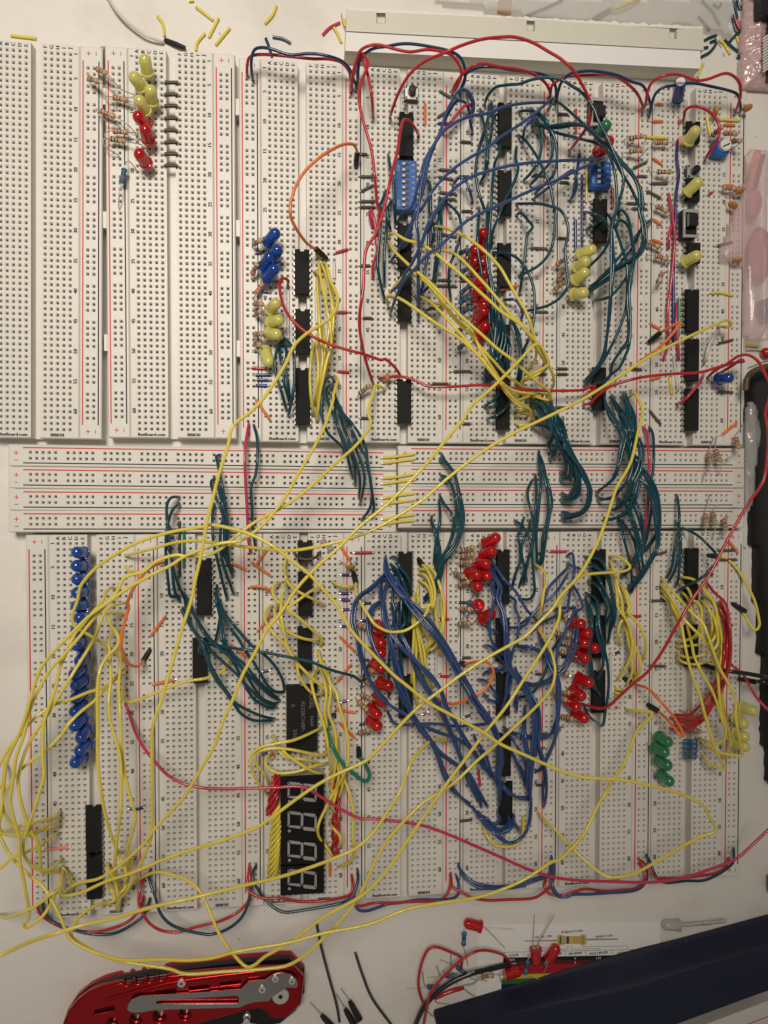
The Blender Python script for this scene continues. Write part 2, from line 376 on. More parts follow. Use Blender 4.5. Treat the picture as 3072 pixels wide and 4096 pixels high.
# ------------------------------------------------------------------ wires
USED = {}
def uniq(l):
    n = USED.get(l, 0); USED[l] = n+1
    if not n: return l
    for extra in ('looser', 'lower lying', 'inner', 'outer', 'thinner looking', 'more bent'):
        q = extra+' '+l
        if q not in USED and len(q.split()) <= 16: USED[q] = 1; return q
    return l
def housing(g, a, b, r=1.25):
    a = Vector(a); b = Vector(b); d = (b-a).normalized(); L = (b-a).length
    g.tube([a, a+d*.01, a+d*L*.55, a+d*L*.8, a+d*(L-.2), b], [r*.9, r, r, r*.85, r*.75, r*.3], 12)
def wire(line, scrap=False, staple=False):
    tk = line.split(); t = tk[0].lstrip('@'); col = tk[1]; h = 0 if (scrap or staple) else float(tk[2]); pts = []; soc = []; rad = .65
    for s in tk[(2 if (scrap or staple) else 3):]:
        if s[0] == '@': t = s[1:]; continue
        if s[0] == 'r' and s[1:].replace('.', '').isdigit(): rad = float(s[1:]); continue
        if s[0] == '#': soc.append((t, [float(v) for v in s[1:].split(',')])); continue
        v = [float(q) for q in s.split(',')]; pts.append((px(t, v[0], v[1]), v[2] if len(v) > 2 else None))
    if col == 'A': rad = .3
    p0 = at(pts[0][0], ZB); p1 = at(pts[-1][0], ZB); n0, z0 = place(p0); n1, z1 = place(p1)
    if z0 == 0: n0, z0 = place(at(pts[0][0], 0))
    if z1 == 0: n1, z1 = place(at(pts[-1][0], 0))
    if pts[0][1] is not None: z0 = pts[0][1]
    if pts[-1][1] is not None: z1 = pts[-1][1]
    N = len(pts); cum = [0]
    for i in range(1, N): cum.append(cum[-1]+math.hypot(pts[i][0][0]-pts[i-1][0][0], pts[i][0][1]-pts[i-1][0][1]))
    tot = cum[-1] or 1; W = []
    lift = rad+.15
    anch = [(cum[i]/tot, pts[i][1]) for i in range(N) if pts[i][1] is not None]
    # resample in the picture plane first, then give heights: keeps the outline and a smooth arch
    sp = cr([Vector((p[0][0], p[0][1], 0)) for p in pts], 7)
    sc = [0]
    for i in range(1, len(sp)): sc.append(sc[-1]+(sp[i]-sp[i-1]).length)
    hj = h*(1+random.uniform(-.12, .12))
    for i, q in enumerate(sp):
        u = sc[i]/(sc[-1] or 1)
        e = min(1.0, math.sin(math.pi*u)*1.25)**.55 if 0 < u < 1 else 0
        base = z0*(1-u)+z1*u
        if z0 == 0 and z1 == 0 and h < 3: zz = rad+.05+h*e
        else: zz = base+hj*e+(lift if 0 < u < 1 else 0)
        if anch:
            A = [(0, z0)]+[a for a in anch if 0 < a[0] < 1]+[(1, z1)]
            if len(A) > 2:
                for k in range(len(A)-1):
                    if A[k][0] <= u <= A[k+1][0]:
                        f = (u-A[k][0])/(A[k+1][0]-A[k][0]+1e-9); f = f*f*(3-2*f); zz = A[k][1]*(1-f)+A[k+1][1]*f; break
        W.append(at((q.x, q.y), zz))
    if staple:
        rad = .8 if (col == 'N' and t == '00') else rad
        W = [at(px_, ZB+rad+.08) for px_ in [(q.x, q.y) for q in sp]]
        L = (W[-1]-W[0]).length; tr = min(.4, L*.08)
        k0 = 0
        while k0 < len(W)-2 and (W[k0]-W[0]).length < tr: k0 += 1
        k1 = len(W)-1
        while k1 > k0+1 and (W[k1]-W[-1]).length < tr: k1 -= 1
        ends = ((W[0], W[k0]), (W[-1], W[k1])); W = W[k0:k1+1]
    if z0 == 0 and z1 == 0 and h == 0 and not staple:
        W = [Vector((p.x, p.y, rad+.02)) if False else p for p in W]
    g = Geo(); g.tube(W, rad, 9)
    wcol = WCOL[col][0]
    if scrap:
        o = g.build('wire_offcut', WM[col]); shade(o, 60)
        tag(o, None, 'wire offcut', wcol+' wire offcuts on the table'); o['_p'] = list(W[len(W)//2]); SCR.append((o, wcol)); return o
    name = 'bridge_jumper' if staple else 'jumper_wire'
    o = g.build(name, WM[col]); shade(o, 60)
    s = ' straight jumper, ' if staple else ' wire, '
    for bk in list(BOARDS)+['zzz']:
        if n0.startswith(bk) and n1.startswith(bk): n1 = n1[len(bk)+1:]
    if n0 == 'the table' and n1 == 'the table': lab = wcol+' loose wire end over the table'
    else:
        lab = wcol+s+n0+' to '+n1
    tag(o, uniq(lab), 'straight jumper' if staple else 'jumper wire', wcol+(' straight jumpers' if staple else ' jumper wires'))
    if staple:
        for a, b in ends:
            e = Geo(); e.tube([b, a.lerp(b, .35), Vector((a.x, a.y, ZB+.2)), Vector((a.x, a.y, ZB-2.5))], .28, 6); e.build('bare_end', M_silver, o)
    else:
        for (a, b, z, pt) in ((W[0], W[1], z0, pts[0]), (W[-1], W[-2], z1, pts[-1])):
            if z == ZB:
                e = Geo(); e.tube([a.lerp(b, .4), Vector((a.x, a.y, ZB-2.5))], .3, 6); e.build('bare_end', M_silver, o)
    for (tt, v) in soc:
        zz = v[4] if len(v) > 4 else None
        qa = px(tt, v[0], v[1]); qb = px(tt, v[2], v[3])
        near = min(W, key=lambda p: (p-at(qa, p.z)).length)
        a = at(qa, near.z); hb = place(at(qb, ZB))[1]; b = at(qb, min(near.z, hb+1.2) if zz is None else zz)
        e = Geo(); housing(e, a, b); shade(e.build('pin_housing', M_black, o), 40)
    return o
SCR = []
WIRES = """
01 R 12 475,600 478,520 495,460 560,437 700,440 850,455 1000,470 1130,472 1230,500 1290,570 1303,620
01 D 16 522,635 510,540 515,450 540,395 600,380 680,395 780,430 850,440 950,430 1060,435 1180,465 1250,500 1300,560 1330,640 1355,690
01 R 18 1303,730 1320,600 1360,450 1400,390 1480,360 1560,365 1650,390 1779,415 1930,397 2090,430 2160,500 2190,590 2160,680 2115,750
01 D 20 1358,700 1365,560 1380,480 1430,420 1500,385 1600,370 1700,352 1800,352 1950,375 2100,410 2180,460 2215,540 2218,640 2190,700 2170,740
01 R 14 1345,560 1375,440 1410,500 1440,590 1470,750 1485,930
01 R 20 1310,700 1340,520 1375,435 1420,455 1443,520 1400,630 1368,760 1400,950 1470,1200 1500,1450 @11 1515,20 1535,100 1520,230 1505,340
11 P 6 1480,220 1455,110 1470,80 1490,150 1510,260 1515,400 1480,540 1485,630
02 R 30 350,1080 310,1010 240,955 205,1030 180,1200 130,1400 80,1640 @11 1549,150 1500,280 1440,370 1415,480 1405,700 1380,880 1375,1010 1400,1180 1430,1300 1470,1430 1490,1480
02 R 38 120,935 150,840 200,720 280,590 400,490 560,420 700,360 850,315 1000,297 1120,297 1260,340 1400,420 1483,470 1583,560 1663,690 1723,830 1718,960 1673,1050 1613,1130 1558,1205
02 R 16 615,735 640,680 670,630 730,565 800,520 880,508 1000,535 1150,555 1260,590 1350,650 1390,710 1400,755
02 D 14 690,700 720,620 740,580 830,540 950,535 1100,560 1260,580 1380,610 1440,680 1450,790
03 R 16 -83,770 -70,690 -30,650 60,610 240,600 380,597 470,625 560,690 620,760 660,850
03 D 18 -33,810 -10,700 20,640 80,590 200,568 300,572 450,600 560,650 650,680 690,740 725,850
03 R 18 655,890 680,830 700,720 750,640 850,600 950,597 1080,640 1170,635 1300,590 1370,600 1430,660 1440,750 1420,840 1400,890
03 D 14 710,925 730,830 760,750 820,700 900,685 1050,665 1200,690 1380,735 1425,780 1445,880
03 R 13 985,950 1000,880 1060,850 1150,870 1230,930 1270,1020 1250,1130 1200,1200 1155,1275
02 T 26 878,830 900,770 960,700 1050,680 1160,670 1260,635 1380,620 1483,635 1563,680 1663,750 1743,860 1793,980 1853,1090 1913,1230 1963,1340 1988,1440 1973,1540 1943,1630 1900,1800 1873,1919 1813,2029 1693,2149
03 T 24 -45,815 0,830 60,880 150,960 260,1070 350,1170 410,1290 440,1430 450,1560 450,1659 @13 410,250 400,700 370,1100 330,1300 190,1445
03 T 22 -233,990 -83,1020 0,1020 120,1000 230,1025 320,1110 400,1180 480,1280 560,1370 610,1450 650,1540 660,1659 @13 650,100 685,240 670,380 590,480 450,560 380,620 230,720
03 T 18 -143,1010 -63,1050 0,1070 160,1110 300,1150 400,1220 470,1350 550,1480 600,1580 640,1680 @13 660,160 640,240 570,330 490,430 400,540 300,640 220,740
02 B 26 1410,830 1340,820 1200,825 1050,850 900,905 760,930 640,980 550,1050 490,1130 440,1220 400,1350 370,1480 350,1659 @12 330,180 345,280 350,420 345,600 348,960
02 B 26 1420,780 1300,890 1150,1000 1000,1100 900,1180 760,1260 640,1340 540,1430 450,1540 380,1659 @12 310,150 280,280 240,370 190,400
02 B 30 1853,1250 1700,1275 1480,1285 1250,1300 1050,1330 900,1370 780,1410 680,1470 600,1540 500,1659 @12 430,180 380,320 310,480 240,590 190,680 120,740
02 B 32 1853,1270 1659,1340 1480,1430 1300,1500 1100,1590 950,1659 @12 900,80 760,150 650,240 550,340 430,430 300,570 220,660 160,800 120,910
02 B 18 770,920 790,830 760,750 710,715 660,735 610,820 570,900 530,1030 480,1140 400,1280 360,1420 330,1540 290,1659 @12 230,90 185,170
02 B 16 755,905 730,830 680,805 640,820 590,900 550,980 510,1080 470,1180 420,1330 390,1500 @12 330,80 270,240 220,350 130,490
12 B 12 540,40 460,130 430,260 425,400 400,560 370,740 340,860
12 B 14 560,0 480,120 420,230 380,340 345,520 350,700 350,900
02 D 8 735,740 790,850 760,950 780,1060
02 B 8 620,1480 680,1420 740,1470 780,1610
02 P 8 790,880 760,835 700,860 620,960 540,1050
02 B 10 1270,1590 1400,1490 1500,1410 1590,1365 1610,1500 1560,1600
02 B 8 1320,870 1260,950 1200,1020 1185,1100
02 T 9 930,810 945,900 935,1020 920,1120 890,1250 880,1380 840,1460
02 T 12 915,830 900,960 870,1060 840,1150 815,1260 805,1400 830,1540 870,1659 @12 900,120 905,300
02 T 9 840,870 870,990 890,1090 900,1200 895,1330 850,1450
02 T 9 965,930 910,930 890,1000 860,1100 830,1200
02 T 12 1000,1130 1000,1210 960,1300 945,1400 935,1540 930,1659 @12 925,120 905,400 920,700 960,950
02 T 10 1130,1170 1125,1270 1145,1350 1110,1460 1060,1560 1020,1640 @12 990,130 940,260 930,380
02 T 10 1150,890 1220,885 1290,900 1360,950 1400,1050 1420,1180 1400,1290 1330,1380 1240,1480
02 T 12 1240,865 1320,930 1390,1020 1440,1120 1455,1260 1430,1390 1350,1480 1280,1540
02 T 12 1145,1080 1200,1120 1260,1200 1310,1280 1350,1370 1400,1490 1430,1659 @12 1440,140 1430,300 1390,430 1300,530 1150,610
02 T 8 1290,940 1320,1050 1330,1180 1300,1300 1240,1390 1190,1440
02 T 9 410,1425 440,1480 445,1600 445,1659 @12 450,120 470,300 440,360
02 T 9 105,1235 120,1330 145,1450 155,1659 @12 165,200
02 T 10 85,1520 60,1600 30,1659 @12 50,60 40,250 20,480 35,620 80,810
12 T 8 130,0 100,80 110,180 125,250
12 T 9 95,60 90,250 75,420 75,680
12 T 14 570,20 640,80 680,150 685,280 640,420 600,520 590,650 605,800
12 T 10 515,0 530,180 520,350 500,500 470,640
12 T 9 430,20 455,210 465,300 440,380
12 T 14 940,420 1040,425 1130,460 1200,540 1250,640 1275,760 1270,950 1230,1110 1190,1200 1160,1350 1150,1480
12 T 12 1130,120 1170,105 1220,160 1260,215 1215,290 1200,450 1180,600 1155,750
12 T 15 1130,30 1300,30 1400,50 1480,80 1530,160 1545,260 1520,400 1535,580 1545,680 1480,780 1390,840 1290,870 1200,890
12 T 14 835,60 825,200 820,380 850,560 870,700 910,820
12 T 13 900,60 920,200 910,400 915,560 945,700 965,900 950,1100 920,1260
12 T 10 1000,900 1040,1040 1040,1150 1000,1270 970,1340 900,1470
12 T 10 1080,960 1140,1040 1165,1150 1175,1280 1165,1420 1140,1490
12 T 10 1060,1080 1080,1180 1070,1290 1040,1380
12 T 12 960,900 1000,1020 960,1200 940,1260 900,1350 870,1470
12 T 13 985,850 975,1000 960,1150 935,1300 930,1440
12 T 9 380,740 440,680 500,560
12 T 9 540,860 450,870 400,890
12 B 6 1030,800 1110,795 1150,830 1180,900 1170,960
12 T 11 1000,700 940,900 960,1100 1000,1300 1080,1450
22 T 6 870,50 920,20 980,-30 1000,-90
22 T 7 895,150 960,130 1030,80 1080,0
22 T 6 890,60 960,50 990,10
22 T 14 1250,15 1340,40 1380,120 1420,200 1430,280 1400,360 1405,425
22 T 14 1245,70 1300,80 1370,170 1440,260 1460,330 1440,430 1400,480
22 T 14 1280,10 1400,60 1440,130 1450,250 1490,370 1520,460 1530,560 1480,600
22 T 16 1410,20 1440,110 1500,180 1530,300 1570,400 1620,500 @23 180,560 225,660 247,740 220,840 150,900 10,915
22 T 14 1250,200 1350,215 1420,260 1470,350 1540,450 1580,540 1570,620 1480,640
22 T 14 1300,30 1430,200 1480,300 1540,380 1590,480 1620,600 1600,700 1560,765 1495,765
22 T 15 1350,50 1440,180 1520,330 1580,430 1625,560 1640,680 1620,770 1560,800 1490,810
23 T 16 -40,80 0,180 40,260 60,360 100,430 150,520 210,620 245,730 225,850 150,920 10,960
22 T 12 530,450 590,520 640,600 670,720 700,850 710,950 690,1070 640,1180 560,1280 530,1400 490,1520 440,1570 390,1615
22 T 11 515,480 570,510 620,580 660,680 690,840 700,960 670,1090 600,1230 530,1350
22 T 10 525,600 570,620 610,680 640,780 650,900 630,1050 590,1160 540,1250
22 T 10 520,640 570,640 620,700 650,850 680,1000 650,1130 560,1230 530,1290
22 T 9 515,760 560,840 610,900 630,960 620,1060 580,1180 510,1300 490,1400
22 T 8 510,800 520,900 515,1000 500,1080 520,1200 520,1300 500,1470
22 T 8 455,925 450,970 480,1060 510,1170 490,1280 480,1340
22 T 7 460,980 490,1080 480,1200 470,1310
22 T 12 1310,430 1340,500 1370,620 1400,720 1415,830 1390,950 1370,1080 1350,1220 1340,1290 1320,1315 1290,1300
22 T 10 1305,485 1325,600 1320,750 1305,900 1290,1080 1295,1300
22 T 10 1280,595 1290,700 1285,850 1280,1000 1270,1100 1250,1200 1200,1350 1150,1500
22 T 10 1255,640 1220,720 1225,800 1250,900 1270,1000 1260,1150 1230,1250 1200,1400 1190,1480
22 T 9 1190,940 1160,1040 1145,1100 1160,1180 1160,1290 1120,1400 1095,1510
22 T 10 1115,960 1180,1010 1230,1100 1250,1180 1260,1290 1270,1420 1275,1530 1240,1590 1150,1590
22 T 9 1240,960 1230,1030 1190,1110 1170,1200 1190,1320 1215,1450
23 T 16 345,-20 400,100 470,200 520,290 500,400 470,520 430,620 350,690 285,755
23 T 16 500,-40 550,100 530,250 540,360 560,430 575,530 540,640 460,730 400,780 300,805
23 T 15 410,-20 480,70 540,150 590,270 640,330 660,430 640,560 580,680 540,790 450,870 390,885
23 T 16 520,-30 590,120 600,250 580,400 600,500 650,540 700,600 760,700 790,830 795,1000 770,1080 700,1180 660,1220
23 T 12 500,750 560,800 600,880 640,1000 660,1120
23 T 15 420,-10 520,200 560,400 640,500 640,640 600,800 540,900 430,950 350,965
23 T 12 450,800 530,850 580,950 620,1080 640,1200 580,1330 520,1390 490,1420
23 T 15 560,340 600,600 680,660 740,760 770,900 790,1050 780,1180 720,1300 660,1400 590,1490 565,1540 545,1520
23 T 9 455,935 490,1000 500,1080 530,1200 560,1330 570,1440 560,1530
23 T 9 480,960 540,1040 590,1130 610,1220 630,1330 630,1420 570,1410
23 T 12 530,650 560,740 620,850 660,1000 665,1150 650,1260 660,1350 610,1470 540,1480
23 T 10 710,215 740,280 745,420 740,560 720,700 730,850 710,980 690,1100 670,1170
23 P 8 660,215 690,260 700,380 710,520 700,680 700,850 680,1000 680,1100
23 T 8 930,760 945,850 950,950 940,1080 910,1200 890,1330 850,1420
23 T 8 920,970 945,1030 960,1150 940,1280 910,1370 865,1455
23 T 8 955,1130 965,1230 950,1340 940,1440 915,1495
23 T 14 970,1020 1060,1060 1130,1110 1190,1170 1240,1230 1250,1300 1200,1350 1160,1400 1080,1450 1000,1490 930,1530
21 T 9 265,440 230,450 240,500 260,600 285,720 300,850 320,1000 320,1150 330,1290 370,1370
21 T 9 225,625 190,650 195,700 230,790 265,870 290,960 295,1100 290,1220 320,1300 365,1410
21 T 9 240,640 250,720 280,830 310,960 300,1050 310,1200 330,1300
21 T 8 215,830 200,920 200,1000 205,1120 230,1240 260,1370 290,1490 320,1600
21 T 9 270,700 290,900 265,1030 265,1200 290,1330 330,1440 370,1555
20 T 12 1435,775 1370,780 1335,840 1335,950 1350,1080 1365,1200 1375,1300 1400,1400 1440,1510 1480,1600
20 T 11 1435,825 1380,880 1350,960 1330,1060 1325,1200 1335,1350 1350,1500 1365,1570 1440,1570
20 T 10 1350,1000 1340,1150 1370,1260 1380,1400 1400,1540 1440,1615
31 T 16 -30,-60 20,30 60,130 110,230 180,320 270,400 380,490 480,590 570,680 660,760 740,800
31 T 14 -20,20 0,100 40,230 130,330 200,420 290,500 400,600 480,690 570,780 650,830 720,825
31 T 15 -40,60 0,160 60,260 110,330 160,440 190,530 250,640 320,740 380,820 480,880 600,930 700,950
31 T 14 -50,80 10,190 90,310 140,420 180,540 230,640 300,730 370,830 430,910 520,960 620,965 690,960
31 T 13 0,20 60,130 130,240 200,330 300,400 370,500 430,620 480,720 550,810 660,860 710,850
31 T 15 220,-60 260,20 300,110 370,200 430,270 510,360 590,420 660,480 720,560 760,640 775,720
31 T 14 230,-40 250,60 330,210 400,300 460,400 530,500 590,600 640,680 700,730 770,735
31 T 13 250,20 270,160 300,330 370,440 460,520 550,630 620,700 700,770 740,810
31 T 12 240,40 265,170 270,300 320,400 380,480 450,560 530,700 600,790 700,830
31 T 7 235,-120 230,20 260,100 250,200 225,330
31 T 22 170,440 110,430 95,385 130,355 250,365 400,390 550,410 700,435 850,465 1000,500 1120,550 1220,580 1330,610 1390,650 1420,580 1460,490
11 T 10 750,1120 715,1200 700,1300 710,1400 740,1500 770,1600 @21 790,80
11 T 10 770,1100 820,1150 850,1250 855,1400 850,1500 830,1620 @21 805,130
11 T 9 735,1150 740,1250 780,1350 800,1450 820,1600
11 T 8 760,1120 790,1200 780,1320 770,1450 800,1560 815,1620
11 T 16 1170,1440 1140,1410 1100,1460 1080,1550 1070,1659 @21 1080,150 1120,260 1200,340 1245,390 1245,440
21 T 14 1165,-120 1120,-100 1115,-30 1140,60 1190,180 1230,300 1270,400 1290,500 1320,620
21 T 14 1230,60 1200,40 1180,80 1200,200 1250,320 1290,400 1330,500 1340,600 1340,680
21 T 13 1220,100 1240,200 1280,300 1320,420 1360,540 1380,650 1370,780
21 T 14 1240,110 1290,180 1330,300 1350,400 1400,530 1415,640 1400,740 1380,830
21 T 16 1150,-40 1250,150 1320,250 1380,380 1430,460 1450,560 1470,700 1490,850 1475,940
21 T 16 1160,-80 1240,100 1310,180 1390,300 1430,400 1440,530 1465,650 1475,780 1450,880 1390,960
21 P 7 490,190 475,280 460,400 460,560 470,750 480,950 485,1100 505,1225
21 T 7 530,200 555,300 560,450 545,590 510,700 515,850 520,1000 545,1200
13 T 20 440,90 410,180 415,330 425,500 410,700 390,950 350,1200 300,1320 195,1445
13 T 20 350,100 390,130 440,230 490,380 530,520 535,700 520,880 470,1030 400,1180 320,1320 190,1485
13 T 20 460,90 500,85 545,160 570,300 590,450 555,600 535,800 550,1000 545,1130 480,1210 420,1300 380,1430 250,1480
13 T 20 450,180 490,165 540,210 570,330 590,480 550,700 560,950 550,1150 520,1240 470,1340 400,1400 300,1500
13 T 18 590,390 570,600 540,850 540,1100 480,1200 400,1330
13 T 12 195,95 280,115 350,160 385,240
13 T 8 210,235 280,190 345,155
13 T 16 730,150 650,230 570,390 480,500 400,620 300,690 220,745
13 T 14 590,480 540,600 450,720 380,780 260,808
13 Y 42 1260,1005 1330,1018 1368,990 1330,960 1260,985 1000,1105 700,1260 500,1390 200,1580 @22 1400,125 1100,270 850,420 600,610 350,820 0,1030 @21 1250,1120 1000,1180 800,1205 600,1190 200,1140 @20 1560,1128 1400,1140 1250,1180 1000,1245
12 Y 45 1170,1560 1180,1440 1280,1380 1370,1330 1385,1290 1340,1190 1300,1153 1250,1180 1130,1310 960,1480 770,1650 @22 700,160 550,340 420,500 250,680 100,830 @21 1380,1010 1220,1170 1050,1320 880,1500 @31 740,110 640,230 540,420 440,600 370,780 290,950 220,1150 120,1330 0,1530 @40 1450,0 1240,230 1160,340 1000,490 880,580 770,635 640,660 560,700 490,765
11 Y 42 1185,1410 1200,1440 1165,1560 @21 1165,0 1100,200 1000,400 880,600 780,780 640,960 500,1080 400,1130 250,1150 0,1240 @20 1350,1330 1150,1430 1000,1520 860,1620 @30 700,140 550,290 420,420 330,540 280,660 240,800 200,950 150,1080 60,1280 30,1480 20,1640 @40 60,150 120,220 180,260 250,285 350,220 480,90
11 Y 40 1580,1520 1540,1490 1500,1485 1480,1560 1450,1659 @21 1440,100 1465,180 1430,260 1330,380 1180,510 1000,680 850,800 700,890 550,970 450,1040 350,1120 250,1200 150,1240 0,1250 @20 1400,1240 1250,1290 1150,1370 1000,1420 930,1540 850,1630 @30 790,100 700,210 640,290 500,450 400,560 330,680 250,850 190,1080 130,1250 110,1400 80,1600 @40 110,150 150,300 160,500 200,700 230,930 190,990 220,1020 330,940 400,840 470,680 490,580
11 Y 46 1080,505 1110,520 1140,640 1190,740 1200,830 1160,920 1080,990 950,1070 850,1170 790,1300 720,1420 620,1570 540,1659 @21 500,100 390,180 350,240 320,380 250,600 200,800 160,950 130,1120 100,1280 60,1450 @30 1530,0 1450,250 1350,600 1280,830 1220,1030 1215,1300 1215,1600 @40 1210,280 1150,450 1080,600 1030,700 960,790 950,880
30 Y 50 1010,500 930,430 860,370 760,310 680,260 600,210 578,130 620,0 @20 650,1480 760,1350 900,1250 1100,1140 1350,1060 1640,1010 @21 200,998 420,1045 560,1100 700,1180 850,1300 980,1400 1200,1650 @31 1300,230 1450,400 @32 140,590 250,680 430,820 650,940 870,1060 1000,1150 1200,1240 1450,1350 1650,1415 @33 300,1425 500,1440 700,1480 900,1530 1050,1590 1150,1650 @43 1190,0 1240,90 1225,125 1100,170 900,280 750,370 600,450 450,485 350,470 230,380 100,260 0,150 @42 1430,90 1300,-30
13 Y 46 540,1590 590,1545 630,1610 @23 655,100 620,250 560,500 450,700 400,850 350,1000 300,1130 230,1270 150,1400 0,1570 @32 1420,70 1300,190 1200,290 1080,360 900,460 700,590 500,740 300,900 0,1220 @31 1400,1300 1200,1390 1050,1470 900,1570 780,1659 @41 600,60 450,130 250,200 0,275 @40 1300,480 1050,585 850,650 650,740 500,765 480,720 490,600
23 Y 40 390,1250 480,1260 555,1330 500,1370 250,1390 150,1420 60,1500 0,1590 @32 1470,150 1380,340 1200,620 1050,850 880,1060 700,1300 580,1460 440,1659 @42 250,210 120,400 0,540 @41 1380,640 1250,715 1080,810 900,950 760,1040 620,1120 530,1190 460,1195 350,1080 250,930 170,740 100,600 0,510 @40 1300,580 1200,590 1100,640 1030,700
32 Y 40 1290,200 1350,300 1410,420 1440,560 1410,700 1300,840 1100,1030 950,1170 800,1300 700,1400 580,1500 480,1560 350,1650 @42 130,150 50,270 @41 1480,400 1380,620 1250,800 1080,980 950,1100 800,1190 600,1220 300,1240 0,1260 @40 1350,1350 1100,1310 900,1270 650,1170 550,1090 500,980 430,830 350,700 200,570 80,440 0,290 -60,150 @30 -40,1580 20,1450 40,1300
32 Y 30 490,900,10 530,960 575,1040 560,1130 500,1105 400,1160 300,1280 250,1400,38 200,1530 120,1659 @41 1500,110 1350,250,48 1180,330 1000,400 750,480 500,540 250,600 0,660,62 @40 1200,860 900,950 700,990 500,1050,74 250,1130 -60,1270,86
33 Y 38 520,875 600,885 730,900 700,960 620,1030 560,1170 500,1320 430,1420 350,1560 290,1659 @43 200,120 130,210 0,340 @42 1400,370 1200,500 1000,590 800,650 500,695 300,730 150,780 0,845 @41 1350,885 1100,930 800,1010 500,1060 350,1090 200,1130 0,1150 @40 1300,1275 1000,1280 800,1230 620,1130 570,1080 580,1010 620,950 700,880 800,830 920,820
40 Y 6 860,500 870,580 920,650 980,720
40 Y 8 870,650 900,740 915,800 820,835
40 Y 8 860,520 930,690 940,800 930,880
40 Y 5 495,530 540,600 575,690 570,720
20 Y 3 1005,1335 1040,1365 1080,1390
20 Y 30 950,1530 890,1500 840,1550 @30 820,10 740,100 660,200 600,270 540,400 480,540 440,720 390,860 350,1000 340,1250 350,1400 310,1550 280,1659 @40 230,200 190,330 190,430 250,520 330,560 420,545 490,465
30 Y 30 1010,20 920,40 850,80 800,180 770,270 700,400 600,560 520,690 430,830 360,950 270,1080 200,1220 150,1400 150,1520 180,1659 @40 240,240 300,330 320,430 330,570 400,575 490,575
30 Y 28 1005,590 930,630 850,690 700,740 580,790 450,830 350,890 250,970 150,1090 80,1170 0,1310 -80,1500 @40 -110,200 -60,500 0,545 100,460 250,400 370,330 460,260
30 Y 28 1010,540 930,610 850,700 750,810 650,890 560,980 480,1090 370,1200 250,1290 150,1370 80,1470 30,1560 @40 5,120 0,250 100,280 200,270 350,240 480,190
40 Y 20 -30,240 20,250 150,210 250,190 350,160 480,140
30 Y 26 980,110 900,100 865,120 880,190 930,260 950,320 930,380 850,460 800,560 780,700 780,1000 780,1200 790,1400 830,1659 @40 880,250 930,380 970,480 1000,560
30 Y 24 970,240 900,270 870,330 880,450 885,650 870,800 880,950 920,1100 960,1250 970,1450 965,1659 @40 950,200 930,380 920,500 925,700
30 Y 22 965,380 960,550 950,700 960,900 970,1150 1000,1400 1060,1640 @40 1085,130 1060,250 1020,380 1040,460 1010,560
30 Y 14 1000,690 975,750 1000,800 1040,815 1100,800 1200,760 1350,700 1500,650 1650,625 @31 200,600 290,560 320,480 320,430
40 Y 26 -40,920 50,940 150,910 280,850 400,760 480,700 500,560
40 Y 22 930,400 980,500 1010,600 990,720
40 Y 18 935,830 960,750 1000,700 1030,600 1060,470
31 Y 14 1210,1300 1240,1400 1290,1530 1320,1659 @41 1325,30 1320,150 1330,270 1300,360 1200,405
21 Y 10 790,1260 775,1340 790,1430 830,1490 900,1540 1000,1590 1100,1640
21 Y 16 740,1460 690,1490 680,1540 720,1610 @31 750,30 745,100 770,250 800,370 860,480 950,580 1050,670 1130,740 1215,800
31 Y 16 680,40 640,70 615,130 640,200 700,280 770,350 830,430 870,500 890,600 950,700 1020,755 1090,740
31 Y 12 730,50 700,60 695,100 730,190 800,250 900,300 990,320 1060,310
21 Y 12 1090,1480 1000,1520 900,1590 820,1650 @31 800,70 900,150 1000,240 1070,300 1060,370
21 Y 10 790,1440 760,1540 750,1659 @31 750,100
21 Y 5 1155,1450 1200,1475 1270,1490 1330,1495
31 Y 13 1050,400 1055,460 1090,560 1130,640 1145,750 1130,900 1180,1050 1190,1250 1170,1400 1150,1560
31 Y 14 1055,545 1010,580 990,640 1010,750 1050,880 1090,1000 1120,1150 1140,1300 1150,1420
31 Y 10 1060,540 1090,640 1110,750 1095,880 1110,1000 1110,1200
31 Y 15 1060,460 1120,580 1140,660 1190,740 1220,870 1260,1000 1285,1150 1280,1290 1240,1420 1180,1520 1110,1640
31 Y 10 1200,1110 1205,1250 1240,1400 1230,1520 1180,1620
31 Y 9 1160,1100 1180,1250 1210,1400 1170,1560
31 Y 16 1075,1020 950,1080 850,1120 750,1140 620,1165 550,1200 505,1250 510,1340 560,1450 640,1560
31 Y 14 1120,1230 1050,1240 950,1220 820,1195 700,1185 600,1200 540,1240 560,1320 620,1400 650,1480
31 Y 13 1120,1300 1000,1330 880,1370 750,1385 670,1360 625,1310 640,1250 680,1220
31 Y 12 680,1080 720,1150 800,1240 900,1310 1000,1370 1100,1395
31 Y 9 690,1110 730,1200 800,1260 900,1270 1000,1290 1060,1310
d Y 12 1240,520 1080,780 1000,950 920,1120 900,1260 950,1370 1030,1400
d Y 5 970,1380 1060,1520 1110,1600
d Y 10 1050,1130 1120,1220 1190,1300 1200,1400 1160,1470
d Y 12 1180,620 1120,820 1100,960 1170,1000
d Y 12 1050,600 1100,760 1100,960 1120,1030
12 Y 26 455,230 490,212 560,225 660,260 780,330 900,430 1000,540 1070,660 1140,780 1200,880 1240,980 1270,1100 1290,1240 1250,1330 1200,1390
12 Y 24 485,405 560,405 650,440 740,520 830,620 920,720 1020,840 1100,930 1180,1000 1230,1080 1290,1180 1360,1300
12 Y 28 100,320 105,275 160,270 250,320 360,350 460,410 560,490 680,590 800,700 920,810 1020,900 1150,985 1220,1060 1310,1160 1370,1290 1420,1390 1430,1470 1410,1510
